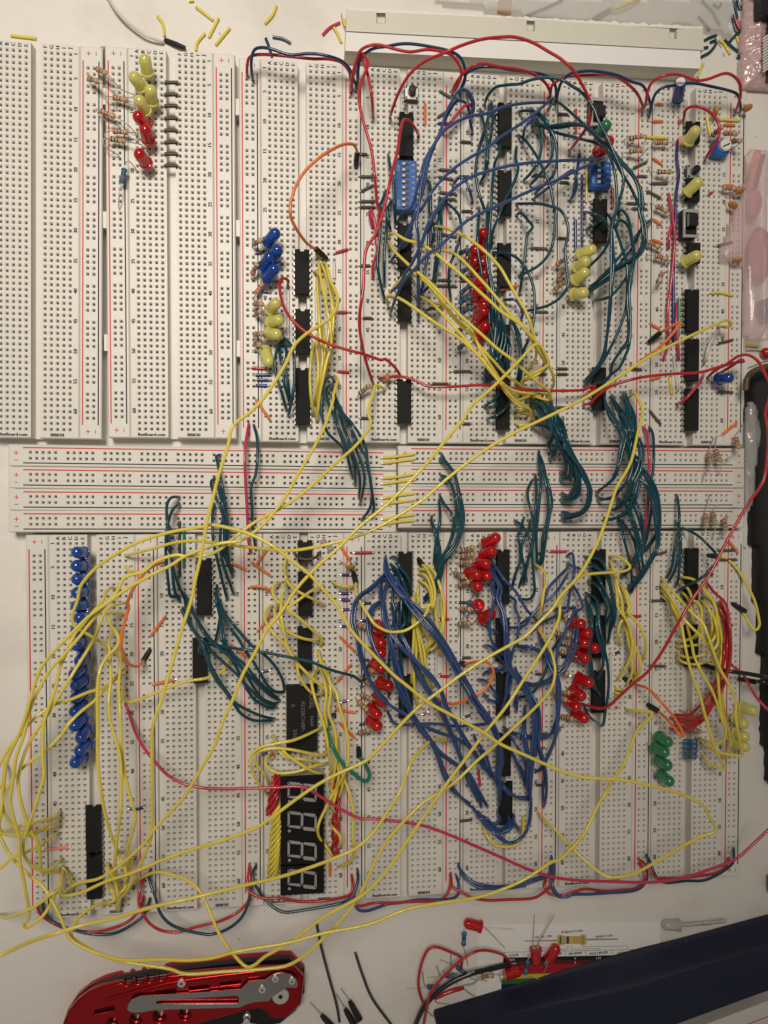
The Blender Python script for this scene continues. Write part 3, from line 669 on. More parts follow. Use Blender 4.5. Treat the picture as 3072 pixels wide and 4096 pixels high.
12 Y 26 100,310 150,400 260,510 380,610 480,700 580,810 680,920 780,1010 880,1100 980,1190 1100,1280 1200,1370 1300,1460 1390,1530 1400,1590 1340,1600
12 Y 24 105,850 95,780 130,760 220,800 340,880 480,980 640,1080 750,1170 850,1270 950,1390 1050,1490 1130,1530 1250,1550 1350,1545
12 Y 22 120,740 200,640 260,595 320,605 400,650 480,740 530,820 590,900 680,1000 770,1080 850,1180 950,1290 1050,1400 1150,1470 1250,1560
12 Y 22 320,765 380,780 460,830 540,910 620,1000 700,1090 800,1210 900,1340 1000,1460 1100,1580 1200,1650 @22 1240,80 1260,160
12 Y 22 280,590 390,640 490,720 560,840 660,960 750,1020 800,1100 850,1210 930,1330 1030,1480 1150,1590
12 Y 7 410,890 470,840 540,825
12 Y 9 1180,1450 1290,1400 1370,1330
12 Y 10 980,1440 1040,1530 1100,1600 1180,1659 @22 1220,90 1270,170
12 Y 8 1160,1550 1250,1560 1340,1590 1400,1600 1410,1570 1370,1545
12 Y 6 1120,1600 1180,1590 1250,1560 1270,1530
22 Y 3 1125,190 1180,200 1240,195
22 Y 4 1120,90 1160,70 1210,60 1230,30
22 Y 4 1120,130 1170,110 1230,120
11 Y 12 1045,490 1060,600 1090,750 1120,900 1130,1050 1100,1200 1070,1400 1050,1600 @21 1035,100
11 Y 11 1035,620 1040,750 1050,900 1060,1080 1080,1250 1060,1450 1030,1640
11 Y 12 1010,575 1050,590 1090,700 1110,850 1140,1000 1150,1150 1110,1300 1070,1500 @21 1030,170
11 Y 12 1070,510 1105,590 1140,720 1160,900 1150,1080 1140,1200 1090,1350 1050,1520 @21 1020,40
11 Y 11 1160,680 1165,850 1165,1000 1150,1150 1120,1300 1080,1450
11 Y 10 1050,1050 1030,1150 1045,1300 1040,1450 1020,1620
11 Y 10 1010,1140 990,1250 980,1400 985,1550 1000,1659 @21 1010,120
11 Y 10 1080,1010 1090,1150 1080,1300 1060,1450 1040,1600
22 Y 18 370,1310 420,1360 460,1450 480,1550 460,1659 @32 440,30 400,120 330,190 250,240 180,255 100,250 0,195 @31 1440,110 1390,30 @21 1400,1650 1350,1540 1345,1450 #1345,1460,1325,1370 @22 #375,1315,345,1265
22 Y 12 410,1325 470,1370 510,1460 540,1560 555,1659 @32 550,150 540,280 530,400 500,440
22 Y 12 350,1355 410,1360 450,1420 470,1530 480,1659 @32 490,150 510,280 540,420 520,440
22 Y 12 350,1390 400,1400 440,1470 460,1580 430,1659 @32 380,60 320,150 310,300 300,500 290,680
22 Y 12 345,1440 400,1470 440,1530 440,1659 @32 310,80 330,200 360,380 390,550 430,680 470,770
22 Y 4 350,1490 340,1560 345,1620
22 Y 4 305,1560 310,1620 350,1659
22 Y 4 330,1545 350,1600 330,1650
32 Y 10 520,0 540,120 530,250 440,350 400,400 410,450
32 Y 9 480,40 490,200 440,330 410,450
32 Y 6 470,300 490,360 440,400 400,380
32 Y 9 310,20 350,250 390,400 410,560 460,700
32 Y 11 330,60 300,150 330,400 310,600 330,800 370,860
32 Y 7 340,150 400,260 460,340 500,370
22 Y 14 1275,1310 1340,1360 1375,1430 1350,1530 1330,1659 @32 1310,90 1290,180
23 Y 12 395,1280 430,1380 460,1500 490,1600 @33 500,110 540,200 570,330 560,450 510,560 450,640
23 Y 12 390,1350 430,1420 450,1540 460,1659 @33 520,150 560,250 580,400 580,520 600,620
23 Y 9 470,1470 530,1540 555,1659 @33 530,90 490,150 470,250
23 Y 12 480,1480 520,1560 550,1659 @33 540,100 620,190 670,290 680,400 650,490
33 Y 11 500,110 560,300 610,400 640,500 620,600 560,680
33 Y 9 540,20 530,130 480,180 460,260 480,360
33 Y 3 430,740 490,752
33 Y 3 440,712 500,718
33 Y 9 490,100 520,200 560,420 575,560 530,680
23 Y 22 810,1425 870,1500 950,1590 1010,1659 @33 1060,110 1140,190 1180,290 1230,430 1280,560 1350,680 1400,800 1400,930 1420,1060 1440,1160 1450,1240 1380,1240 1270,1220 1190,1190 1130,1150
23 Y 20 800,1470 870,1560 930,1659 @33 960,120 1050,220 1150,320 1210,430 1250,530 1265,700 1280,850 1310,950 1350,1070 1350,1180 1310,1260 1270,1260
23 Y 22 810,1510 880,1600 @33 900,60 960,180 990,330 1020,480 1060,620 1110,750 1150,900 1190,1040 1230,1180 1280,1290 1320,1345 1200,1320 1130,1245
23 Y 8 810,1565 870,1620 @33 890,90 940,170 970,300
23 Y 12 960,1415 1050,1430 1110,1470 1170,1550 1230,1620 @33 1240,80 1240,200 1200,320
23 Y 14 950,1465 1020,1510 1060,1600 @33 1100,20 1130,100 1100,250 1040,310 930,335
23 Y 8 965,1530 1020,1590 @33 1050,80 1060,200
23 Y 14 1130,1480 1190,1560 1240,1659 @33 1250,150 1240,280 1180,350 1080,360 935,378
23 Y 13 1135,1600 @33 1180,60 1230,150 1260,300 1240,380 1160,430 1050,460 980,450 930,425
23 Y 12 1140,1560 1200,1620 @33 1240,60 1270,200 1290,350 1250,430 1200,470
33 Y 7 930,465 990,500 1070,515 1150,500 1210,475
33 Y 18 1010,200 1050,350 1070,450 1130,580 1200,700 1250,820 1290,950 1320,1040 1310,1110 1250,1145 1180,1130 1100,1105
33 Y 13 1240,250 1290,400 1270,560 1290,700 1300,850 1330,1000
33 Y 10 1280,200 1280,500 1220,600
33 Y 11 1120,0 1190,80 1215,200 1190,330
33 Y 11 1070,0 1120,90 1130,230 1060,320
23 R 16 1175,1465 1230,1540 1300,1600 1330,1659 @33 1350,170 1360,300 1360,450 1330,600 1270,760 1180,880 1080,960 1000,980 900,950
33 R 14 1250,60 1300,170 1310,350 1300,520 1240,650 1180,770 1100,860 1020,915 910,915
33 R 15 1260,20 1330,150 1350,330 1340,500 1300,650 1230,800 1150,900 1050,1010 900,1000
33 R 16 1280,0 1340,200 1330,400 1330,560 1280,720 1210,850 1130,970 1000,1040 880,1030
33 R 15 1320,100 1320,300 1280,600 1200,800 1100,940 880,940
33 P 8 1360,510 1420,560 1470,610 1530,720,20 1600,820 1720,930,24
12 R 10 30,1425 100,1420 170,1408 250,1420 340,1450 430,1490 600,1493 850,1480 1000,1490 1200,1515 1400,1525 1650,1520 @13 220,1500 280,1490 220,1550 165,1590
13 R 16 180,1635 240,1625 300,1560 400,1490 550,1440 700,1410 900,1390 1100,1380 1250,1340 1400,1300 1465,1292 1440,1275 1380,1320 1280,1380
13 R 34 1180,1415 1240,1360 1330,1310 1420,1250 1500,1240 1580,1290 1640,1400 1680,1500 @23 1650,50 1640,120 1660,250 1655,450 1620,650 1500,830 1350,1090 1200,1380 1050,1600 @33 920,220 820,400 700,570 580,670 450,790 380,850 300,865 170,830
13 P 10 935,1630 1000,1590 1080,1500 1130,1430 1145,1385
30 P 22 1000,820 1030,900 1080,1050 1150,1180 1230,1280,26 1330,1390 1450,1460 1560,1490 @31 150,1505 300,1510 500,1505 700,1500,30 850,1490 950,1505 1030,1550 1110,1600 @41 1350,5 1500,20 @42 150,35 350,65 500,110 650,170,36 800,235 950,300 1150,390 1300,450 1450,490 @43 0,495 150,512,30 400,520 650,527 800,520 1000,485 1200,420 1400,340 1530,230 1720,50,34
11 R 18 800,680 805,645 770,625 740,650 740,740 770,850 830,950 950,1060 1100,1140 1250,1190 1400,1230 1550,1280 @12 80,1270 160,1340 208,1412
11 O 30 1035,400 950,340 870,230 825,130 825,30 @01 830,1600 860,1500 930,1380 1030,1280 1130,1210 1230,1160 1310,1150 1345,1180 1360,1240 #1358,1225,1345,1330 @11 #1025,390,1115,470
30 O 24 1150,485 1100,530 1030,510 980,430 970,320 990,200 1030,60 @20 1020,1620 1070,1500 1150,1390 1220,1330 1310,1295 @30 #1145,490,1205,390
32 O 16 700,515 830,490 900,500 945,560 930,640 870,720 760,780 640,830 560,820 500,790 #715,512,680,498
33 O 20 600,675 700,710 780,790 860,880 930,970 985,1080 960,1080 900,1010 840,940 770,880 #785,890,690,830 #570,660,495,620
13 O 14 780,1070 870,1020 960,980 860,1110 760,1200 650,1280 590,1330 #800,1060,700,1140
31 V 16 1160,935 1120,980 1120,1060 1160,1170 1220,1280 1320,1380 1420,1450 1455,1400 1420,1310 1370,1250 #1375,1260,1365,1170 #1165,930,1180,905 r0.85
23 Y 14 1250,1250 1330,1270 1420,1360 1490,1480,12 1550,1600 @33 1580,120 1590,200,14 1560,240 1510,190 1460,100,10 #1480,95,1370,25,9 @23 #1260,1252,1170,1240
33 K 8 1210,540,14 1350,570 1500,590 1760,640,16 #1220,545,1130,515 r1.0
33 K 8 1550,650,12 1640,655 1760,665,14 #1560,655,1420,630 r1.0
21 N 9 850,1215 890,1260 960,1275 1030,1255 1060,1215
22 B 20 85,1270 110,1370 160,1480 230,1570 330,1640 @32 420,130 510,260 600,400 690,570 780,730 860,900 960,1060 1010,1200 1000,1400 1010,1600
22 B 22 80,1350 150,1420 240,1540 @32 280,20 400,160 500,290 620,480 730,660 820,810 930,960 990,1100 1000,1300 990,1450 1080,1580
22 B 16 50,1470 60,1560 80,1659 @32 110,200 170,310 260,420 340,500 450,600 530,720 580,860 640,960 700,1070 800,1220 900,1350 960,1450
22 B 16 110,1400 90,1500 @32 70,0 80,150 110,260 150,400 190,550 240,700 300,900 360,1010 440,1120 500,1220 560,1370 640,1520 760,1650
31 B 18 1560,20 1490,60 1460,160 1470,300 1520,430 1600,540 @32 150,600 230,760 310,920 420,1080 520,1210 650,1310 760,1400 850,1560 900,1659
21 B 18 1600,1390 1480,1510 1400,1560 1360,1620 @31 1340,80 1340,200 1370,320 1400,460 1450,620 1530,740 1630,850 @32 230,910 360,990 500,1060 640,1100 760,1180 860,1310 950,1440
32 B 14 130,60 190,200 240,320 300,430 370,600 440,720 520,850 590,1000 650,1150 700,1280 760,1420 820,1560 850,1659
32 B 12 190,20 150,150 140,350 160,560 210,700 280,860
32 B 10 100,890 140,970 200,1000 350,990 500,990 650,1010 780,1000 890,990
22 B 16 930,1310 960,1400 1010,1500 @32 1000,0 1040,120 1060,300 1070,450 1100,560 1180,680 1240,780 1280,900 1290,1050 1270,1250 1250,1450 1240,1640
22 B 14 920,1275 960,1330 1030,1430 1130,1540 1200,1659 @32 1250,120 1320,190
22 B 12 935,1330 930,1500 @32 950,0 920,140 920,280 960,380 1050,450 1060,350
22 B 12 950,1490 990,1600 @32 1010,150 1050,280 1050,420
22 B 14 1040,1550 1120,1600 @32 1120,60 1150,150 1140,300 1100,420 1060,620 1040,800 1000,950
22 B 12 1540,1340 1470,1410 1390,1500 @32 1340,20 1250,130 1200,200 1130,220 1040,215
22 B 12 1540,1390 1460,1520 1380,1600 @32 1330,30 1260,120 1150,200
22 B 12 1530,1250 1575,1225 1590,1300 1590,1400 1560,1520 1540,1659 @32 1500,100 1400,150 1310,190
22 B 6 1535,1300 1580,1330 1640,1350
22 B 12 1560,1460 1620,1540 1659,1659 @32 1600,90 1560,160 1500,300 1460,400 1450,550 1470,700 1460,850 1450,950 1400,1080 1330,1110
32 B 13 1600,80 1620,200 1600,380 1540,530 1450,610 1380,660 1300,680 1210,680
32 B 12 1580,60 1460,70 1350,120 1280,230 1180,300
32 B 14 1310,290 1360,370 1400,470 1450,590 1480,700 1470,900 1450,1080 1400,1220 1340,1330 1280,1380
32 B 9 1130,370 1200,370 1290,390 1370,450 1430,560
32 B 14 1120,560 1180,640 1250,750 1310,870 1320,1000 1310,1150 1350,1280 1370,1420 1370,1550 1350,1659
32 B 12 1200,870 1200,1050 1220,1200 1250,1300 1240,1450 1245,1640
32 B 10 1040,1040 1130,1160 1200,1300 1240,1400 1240,1500
32 B 9 1030,1040 1150,1070 1270,1090 1380,1080 1480,1040
32 B 10 1020,1180 1020,1300 990,1450 1000,1659
32 B 9 990,1440 1060,1520 1140,1580 1240,1600
32 B 9 1080,1200 1160,1330 1210,1430 1220,1550
32 B 5 890,215 960,250 1000,280
32 B 7 870,365 920,370 970,430 1030,500
32 B 7 860,600 900,570 980,570 1040,540
32 B 7 820,635 890,650 960,740 1000,810
32 B 7 910,550 1000,545 1060,500 1080,420
32 B 6 870,750 920,800 1000,815
32 B 8 1060,450 1090,600 1070,720 1000,900
32 B 7 1110,850 1140,760 1130,900
32 B 8 1310,900 1320,1050 1280,1200 1350,1180
32 B 9 790,1100 880,1230 940,1400 990,1440
42 B 12 830,0 880,50 950,110 1020,180 1080,210 1150,190 1210,120 1240,30 @32 1250,1600
42 B 9 870,20 960,110 1030,130 1090,90 1100,50 1060,0
42 B 8 1110,0 1120,60 1160,130
42 B 8 820,-20 900,20 940,60 1000,30 980,-30
42 B 9 780,-60 860,20 960,90 1040,100 1080,40
42 Y 8 860,60 900,160 950,220 1020,240 1100,235 1160,200 1185,100 1185,0
22 T 8 130,1255 170,1260 200,1340 250,1400 280,1470 280,1550
22 T 9 125,1310 190,1380 230,1470 260,1560 @32 290,40 290,150 250,200
22 T 10 140,1355 180,1400 200,1500 210,1659 @32 200,150 200,350 200,600 220,800 230,930
22 T 10 150,1400 140,1600 @32 160,100 130,300 110,500 110,780
32 T 9 200,30 240,170 200,250 200,400 220,600
32 T 8 260,30 280,120 260,200 220,180
32 T 11 1480,300 1420,400 1380,520 1330,640 1260,740 1130,790
23 T 12 195,1255 260,1260 330,1290 370,1370 400,1480 430,1600 @33 440,50 430,180 400,240 380,350
23 T 12 190,1310 270,1330 350,1390 400,1500 420,1659 @33 420,100 390,260
23 T 11 230,1340 300,1420 350,1520 390,1620 @33 400,100 340,240
23 T 11 220,1440 290,1480 340,1560 370,1659 @33 370,60 350,200
23 T 13 200,1540 270,1580 @33 300,50 310,200 340,350 370,480 385,620 380,750 360,880 340,1000 310,990 230,930 190,850
33 T 11 200,0 240,80 260,200 240,380 250,520 270,680 330,790
23 T 12 240,1600 @33 290,90 290,250 330,400 340,520 280,670
40 R 6 300,830 310,890 370,950 480,1010 620,1045 760,1055 900,1025 1020,975 1100,900 1130,850 1150,770
40 T 7 340,820 350,880 400,950 500,1010 700,1065 850,1075 960,1050 1080,980 1150,920 1180,850 1200,785
40 R 8 1160,600 1130,680 1110,800 1140,900 1200,990 1300,1045 1430,1055 1550,1020 1650,995 @41 250,840 380,780 450,720 490,660 500,560 495,390
40 T 9 1200,560 1195,640 1240,770 1280,900 1360,990 1480,1040 1620,1070 @41 200,940 320,900 430,810 490,680 515,540 525,440 550,390
41 R 8 495,400 480,560 520,620 620,655 750,655 900,680 1060,675 1250,645 1310,610 1320,540 1312,470
41 T 9 550,560 600,640 680,720 780,765 950,745 1150,710 1260,680 1320,630 1360,520 1360,430
41 R 8 1320,560 1340,690 1380,715 1500,690 1650,690 @42 300,680 480,675 560,640 600,560 605,450
41 B 9 1325,660 1360,740 1430,755 1530,725 1600,700 @42 200,690 350,665 500,665 620,655 670,610 670,540 650,475
42 R 8 605,470 620,560 700,610 780,650 900,670 1050,665 1250,655 1330,620 1400,560 1430,480 1400,420
42 B 8 665,400 710,460 780,520 870,550 1000,560 1150,540 1300,490 1420,450 1430,400 1410,340
42 R 8 1370,480 1355,560 1400,620 1500,630 1600,600 @43 200,578 350,595 500,585 620,570 680,480 650,400 625,375
42 B 9 1400,420 1425,560 1470,630 1530,645 @43 100,625 250,620 400,610 550,600 640,570 690,500 690,420
43 R 8 625,340 700,400 750,480 800,492 950,492 1100,475 1250,450 1320,400 1345,330
43 T 9 685,305 720,370 750,450 790,510 860,530 1000,515 1150,510 1280,450 1370,380 1385,330 1385,260
00 W 3 700,-40 780,80 860,160 960,230 1040,265 1090,285 #1095,270,1230,320,2 r0.62
03 Y 3 640,-20 590,5 500,40 400,85 #405,80,262,155,1.5 r0.7
03 U 2 935,1125 930,1250 945,1400 925,1560 @13 920,200 905,500 905,800 900,1130
03 P 4 865,1550 885,1659 @13 900,150 915,300 900,500 880,700 860,850 860,1000 860,1150 820,1285
13 P 3 890,190 870,300 865,385
13 P 3 930,820 925,1000 940,1150 945,1280
13 W 5 1270,1030 1190,1160 1150,1310
42 R 8 690,1210 690,1130 620,1090 500,1045 430,1060 380,1150 350,1280 350,1380 380,1480 405,1540
42 R 12 1080,1170 1030,1110 950,1080 850,1070 760,1100 650,1180 520,1310 450,1400 420,1500 380,1720
42 K 8 1060,1185 930,1215 740,1265 600,1330 480,1420 380,1540 310,1700 r1.15 #905,1222,1085,1178,3
42 R 2 700,1370 600,1400 480,1450 r1.0
21 O 3 505,1495 580,1490 640,1510 670,1540
41 E 2 1030,840 1040,900 1070,1050 1130,1280 1190,1500 1215,1640
41 E 2 1340,1085 1400,1270 1480,1460 1640,1680
"""
for l in WIRES.strip().split('\n'): wire(l)
def beside(line, k):
    # a neighbour in the same bundle: next holes over, its own bends
    random.seed(hash_(line)+k); tk = line.split(); out = tk[:3]; sg = 1 if k % 2 else -1; dx, dy = sg*random.uniform(12, 26), random.uniform(-20, 20); e = 0; wob = [random.uniform(-9, 9) for _ in range(60)]
    n = sum(1 for q in tk[3:] if q[0].isdigit() or q[0] == '-'); i = 0
    for q in tk[3:]:
        if q[0].isdigit() or q[0] == '-':
            v = [float(t) for t in q.split(',')]
            if i in (0, n-1): v[1] += 23 if k % 2 else -23
            else: v[0] += dx+wob[i]; v[1] += dy+wob[i+20]
            out.append('%.0f,%.0f' % (v[0], v[1])); i += 1
        else: out.append(q)
    out[2] = str(float(out[2])+random.uniform(-3, 3)); return ' '.join(out)
def hash_(t): return sum(ord(c_)*(i+1) for i, c_ in enumerate(t)) % 9973
DENSE = {'03 T 22': 1, '22 B 20': 1, '22 B 22': 1, '22 B 16 50': 1, '22 B 16 110': 1, '22 B 16 930': 1, '31 B 18': 1, '21 B 18': 1, '32 B 14': 1, '32 B 13': 1, '32 B 12 1200': 1, '32 B 9': 1, '42 B': 1,
         '12 T 13': 1, '12 T 12 960': 1, '12 T 11': 1, '12 T 10': 1, '23 T 16': 1, '22 T 15': 1, '22 T 16': 1, '22 T 12': 1, '22 T 14': 1, '23 T 15': 1, '23 T 12 450': 1, '33 T 11': 1}
for l in WIRES.strip().split('\n'):
    for p_, n_ in DENSE.items():
        if l.startswith(p_):
            for k in range(n_): wire(beside(l, k))
            break
random.seed(11)
def twist(col, t0, x0, y0, t1, x1, y1, n, rad, turns, z0, z1, where):
    for k in range(n):
        pts = []; m = 60
        for i in range(m+1):
            u = i/m; sx = px(t0, x0, y0); ex = px(t1, x1, y1)
            c = at((sx[0]*(1-u)+ex[0]*u, sx[1]*(1-u)+ex[1]*u), z0*(1-u)+z1*u+4*math.sin(math.pi*u))
            a = 2*math.pi*(turns*u+k/n); pts.append(c+Vector((math.cos(a)*rad, 0, math.sin(a)*rad)))
        g = Geo(); g.tube(pts, .72, 8); o = g.build('jumper_wire', WM[col]); shade(o, 60)
        tag(o, WCOL[col][0]+' wire strand in the twisted bundle '+where, 'jumper wire', WCOL[col][0]+' strands twisted '+where)
twist('R', 'd', 372, 500, 'd', 268, 1010, 5, 1.7, .8, 11, 13, 'left of the display')
twist('Y', 'd', 372, 880, '41', 680, 460, 6, 1.9, 1.9, 13, 11, 'left of the display')
twist('R', 'd', 1150, 440, 'd', 1130, 1560, 3, 1.4, 2.0, 12, 11, 'right of the display')
STAP = """
00 N 1080,548 1195,548;00 N 1080,628 1192,628;00 N 1080,703 1190,703;00 N 1080,785 1190,785;00 N 1078,865 1190,868;00 N 1080,945 1190,945;00 N 1080,1022 1190,1022;00 N 1080,1098 1190,1100
01 N 1375,1232 1450,1235;01 G 1365,1410 1520,1415;01 G 1375,1535 1500,1475;01 G 1365,1610 1515,1608;01 N 1365,1655 1515,1657
02 G 505,720 615,785;02 G 490,945 575,890;02 N 675,1130 785,1140;02 G 500,1355 660,1365;02 G 495,1410 640,1440;02 N 655,1412 770,1412;02 G 500,1537 660,1550;02 G 500,1585 655,1595
02 N 1455,910 1555,915;02 N 1465,1415 1560,1420;02 N 1465,1455 1560,1460;02 O 400,815 400,1010;02 G 1250,1400 1390,1405;02 U 490,985 600,990;02 P 1607,860 1607,1080
03 Y 207,1345 207,1630;03 U 155,1215 100,1580;03 U 172,1385 172,1990;03 P 415,1490 420,1680;03 O 755,830 825,835;03 O 720,968 825,970;03 P 950,945 950,1010;03 O 730,1258 820,1320;03 Y 670,1095 865,1105
03 Y 1165,915 1200,1100;03 Y 1255,955 1440,965;03 O 1300,998 1400,1000;03 L 955,1085 955,1190;03 G 570,1350 700,1290;03 G 600,1405 700,1412;03 G 710,1465 865,1468;03 G 680,1520 815,1590;03 O 1290,1483 1395,1485;03 P 1170,1560 1230,1530
13 V 950,775 945,1100;13 W 873,445 862,735;13 W 903,1245 940,1535;13 Y 870,1405 893,1565;13 U 120,145 122,420;13 V 172,285 172,385;13 V 470,0 465,210
13 O 735,150 815,205;13 O 725,312 825,350;13 Y 1195,748 1270,740 1385,765;13 G 1240,370 1385,335;13 G 550,1353 660,1356;13 O 710,1440 810,1412;13 G 1245,1150 1390,1115;13 G 1240,1535 1390,1537;13 G 560,68 700,72;13 G 520,25 690,30;13 O 710,985 800,1035
12 N 680,88 790,90;12 G 500,265 660,300;12 G 490,640 610,640;12 N 670,645 780,645;12 G 485,685 660,690;12 O 980,725 1150,680;12 G 1230,382 1390,390;12 N 1450,303 1555,310;12 G 1270,893 1390,895;12 G 615,1370 780,1370;12 G 1280,1393 1380,1395;12 N 1440,1348 1550,1350;12 N 1440,1393 1550,1393;12 N 440,1470 600,1470;12 U 1600,145 1605,400
11 R 1170,425 1295,390;11 R 1185,900 1295,895;11 R 1185,1368 1305,1380;11 R 500,1340 650,1350;11 R 1060,740 1100,710;11 U 535,430 640,405;11 U 580,725 660,740;11 U 520,880 610,880;11 U 520,1210 570,1210;11 U 530,1400 675,1398;11 U 540,1438 665,1440;11 U 530,1480 650,1485
11 W 805,715 805,1120;11 W 1025,715 1035,1000;11 W 1172,480 1175,640;11 N 1365,525 1475,525;11 N 1390,943 1490,945;11 O 540,1585 665,1765
21 O 645,1180 555,1310;21 O 500,1290 670,1410;21 O 340,1300 485,1365;21 O 1210,1150 1310,1300;21 R 1320,1222 1490,1220;21 U 1215,1398 1310,1400;21 U 1210,1547 1305,1547;21 U 1210,1597 1305,1590;21 D 1395,1625 1485,1625;21 N 1370,143 1490,148
22 P 1385,1212 1545,1210;22 N 690,190 775,190;22 N 655,1617 770,1620;22 N 1290,1220 1370,1245;22 N 1440,60 1560,60
22 Y 45,462 170,452 330,430;22 Y 45,507 330,470;22 Y 45,627 200,612 330,585;22 Y 45,672 330,635;22 Y 45,790 180,765 325,745;22 Y 45,835 325,797;22 Y 45,955 325,915;22 Y 45,1000 180,975 325,962
23 G 705,75 810,205;23 O 1280,285 1420,175;23 O 1330,1110 1425,1230;23 G 1245,1205 1410,1200;23 G 1260,1280 1420,1275;23 G 710,1250 860,1210;23 O 550,1230 620,1360;23 G 710,1605 860,1603;23 U 1150,1420 1230,1385;23 U 1160,1330 1190,1300
20 N 1435,955 1437,1430;20 V 1472,1000 1470,1360
30 O 1200,295 1330,120;30 O 1205,680 1415,632
31 U 590,575 665,562;31 U 1225,80 1310,72;31 U 1215,210 1310,210;31 U 1225,5 1320,0;31 D 1380,165 1450,170;31 O 550,260 685,105;31 O 1210,285 1350,425;31 O 1190,665 1315,505;31 D 1370,480 1470,480;31 D 1365,710 1420,670;31 O 1160,870 1355,905;31 U 1220,820 1290,800;31 O 1200,970 1345,1110;31 U 575,1235 660,1220;31 O 335,345 480,465;31 D 1355,990 1400,995 1430,965;31 O 685,1215 700,1280
32 R 500,160 605,152;32 N 680,462 780,460;32 R 500,608 605,612;32 N 700,940 780,915;32 P 370,920 430,890;32 P 915,870 905,1000;32 P 825,1340 840,1500;32 P 1215,1290 1190,1500;32 N 1265,592 1345,592;32 N 1300,1070 1390,1070;32 N 1270,1480 1350,1480;32 W 345,440 345,740;32 W 490,330 485,630;32 D 1470,455 1545,455
33 R 560,130 655,130;33 G 690,525 855,530;33 G 1340,205 1390,200;33 P 420,870 470,850;33 P 540,575 600,585;33 W 400,415 400,800;33 W 530,230 530,600;33 D 420,440 485,405
40 L 350,397 565,375;40 U 1020,65 1085,75 1160,55;40 R 1065,462 1110,462;41 O 1140,360 1140,485;42 N 660,40 790,25
"""
for l in STAP.strip().replace('\n', ';').split(';'): wire(l, staple=True)
SCRAP = """
00 Y 70,235 240,255;00 Y 1045,105 1080,160 1092,240;00 Y 1300,45 1415,135;00 Y 1450,120 1385,250;00 Y 1525,185 1430,300;00 Y 1360,222 1310,280 1300,335
01 Y 710,45 680,120 620,190;01 D 625,305 650,370 675,455;01 T 680,295 760,310 825,345;01 P 1080,280 1140,220 1220,180;01 Y 1170,220 1200,270 1230,340;01 Y 1245,150 1260,215;01 Y 10,8 50,3;01 T 1430,440 1550,445;02 T 165,435 150,520;01 A 1230,110 1240,180 1262,245
r T 465,640 550,590 655,560;r T 555,670 650,630;r T 410,900 540,830 620,740 655,670;r T 460,755 520,745;r Y 690,625 780,700 870,850;r T 780,625 900,740 1040,850;r Y 975,580 1010,700 1040,810;r T 860,665 950,560 1040,480;r T 1060,460 1045,580 1070,760;r T 980,920 1060,850
r R 940,260 980,380 1020,460;r T 910,230 930,380 970,500;r T 920,0 960,150 985,300;r T 980,0 1000,80 1030,150;r T 1035,150 1070,60 1060,0;r Y 1095,0 1110,35;r A 770,840 770,890;r A 680,670 730,745;r E 365,260 450,350 545,470;r E 420,0 520,110 600,200 710,400;r Y 450,1000 400,1100 360,1220;r A 1000,330 1060,360 1130,380;r D 600,60 680,120 730,60
13 Y 1485,1162 1580,1170;02 T 1210,125 1350,70 1500,0
13 A 1480,1205 1560,1205 1630,1212;42 A 490,1190 520,1270;42 A 380,1240 390,1330 410,1370;42 A 605,1080 608,1200;42 A 480,1470 500,1490 595,1500;42 A 420,1560 465,1600;42 A 700,1350 760,1345 800,1330 840,1290;42 A 710,1375 750,1410 795,1435;42 A 640,1300 665,1240 730,1260;42 A 560,1270 600,1305 660,1340
"""
for l in SCRAP.strip().replace('\n', ';').split(';'): wire(l, scrap=True)
for o, c in SCR:
    p = Vector(o['_p']); del o['_p']
    if p.y > 150:
        if p.x < -20: w_ = 'above the second upper board'
        elif p.x < 60: w_ = 'left of the white rail pieces'
        else: w_ = 'right of the white rail pieces'
    elif p.y < -160: w_ = 'beside the resistor card'
    else: w_ = 'by the right edge'
    # order by position for the words that single it out
    o['label'] = c+' wire offcut '+w_; o['_x'] = p.x
from collections import defaultdict
dd = defaultdict(list)
for o, c in SCR: dd[o['label']].append(o)
for l, os_ in dd.items():
    if len(os_) > 1:
        os_.sort(key=lambda o: o['_x'])
        W_ = ORD+['eighth', 'ninth', 'tenth', 'eleventh', 'twelfth', 'thirteenth', 'fourteenth', 'fifteenth']
        for i, o in enumerate(os_): o['label'] = W_[min(i, 14)]+' from the left, '+l
for o, c in SCR: del o['_x']
# ------------------------------------------------------------------ components
def orient(o, a, d):
    """put object o at a (mm) with its local z along d"""
    o.location = a*MM; o.rotation_mode = 'QUATERNION'; o.rotation_quaternion = Vector((0, 0, 1)).rotation_difference(Vector(d).normalized())
ME_LENS = {}
def lens_geo():
    g = Geo(); pr = [(2.95, 0), (2.95, .9), (2.5, 1.0), (2.5, 6.1)]
    for i in range(1, 8): a = math.pi/2*i/7.4; pr.append((2.5*math.cos(a), 6.1+2.5*math.sin(a)))
    g.lathe(pr, 22); return g
for k, m in M_led.items():
    g = lens_geo(); me = proto(g, 'lens', [m]); me.polygons.foreach_set('use_smooth', [True]*len(me.polygons))
    try: me.set_sharp_from_angle(angle=math.radians(40))
    except Exception: pass
    ME_LENS[k] = me
g = Geo(); g.box(-1.5, -.2, -.4, .4, -.5, 3.4); g.box(.35, 1.5, -.4, .4, -.5, 3.0); ME_anv = proto(g, 'lead_frame', [M_silver])
LCOL = {'Y': 'yellow', 'R': 'red', 'B': 'blue', 'G': 'green', 'C': 'clear'}
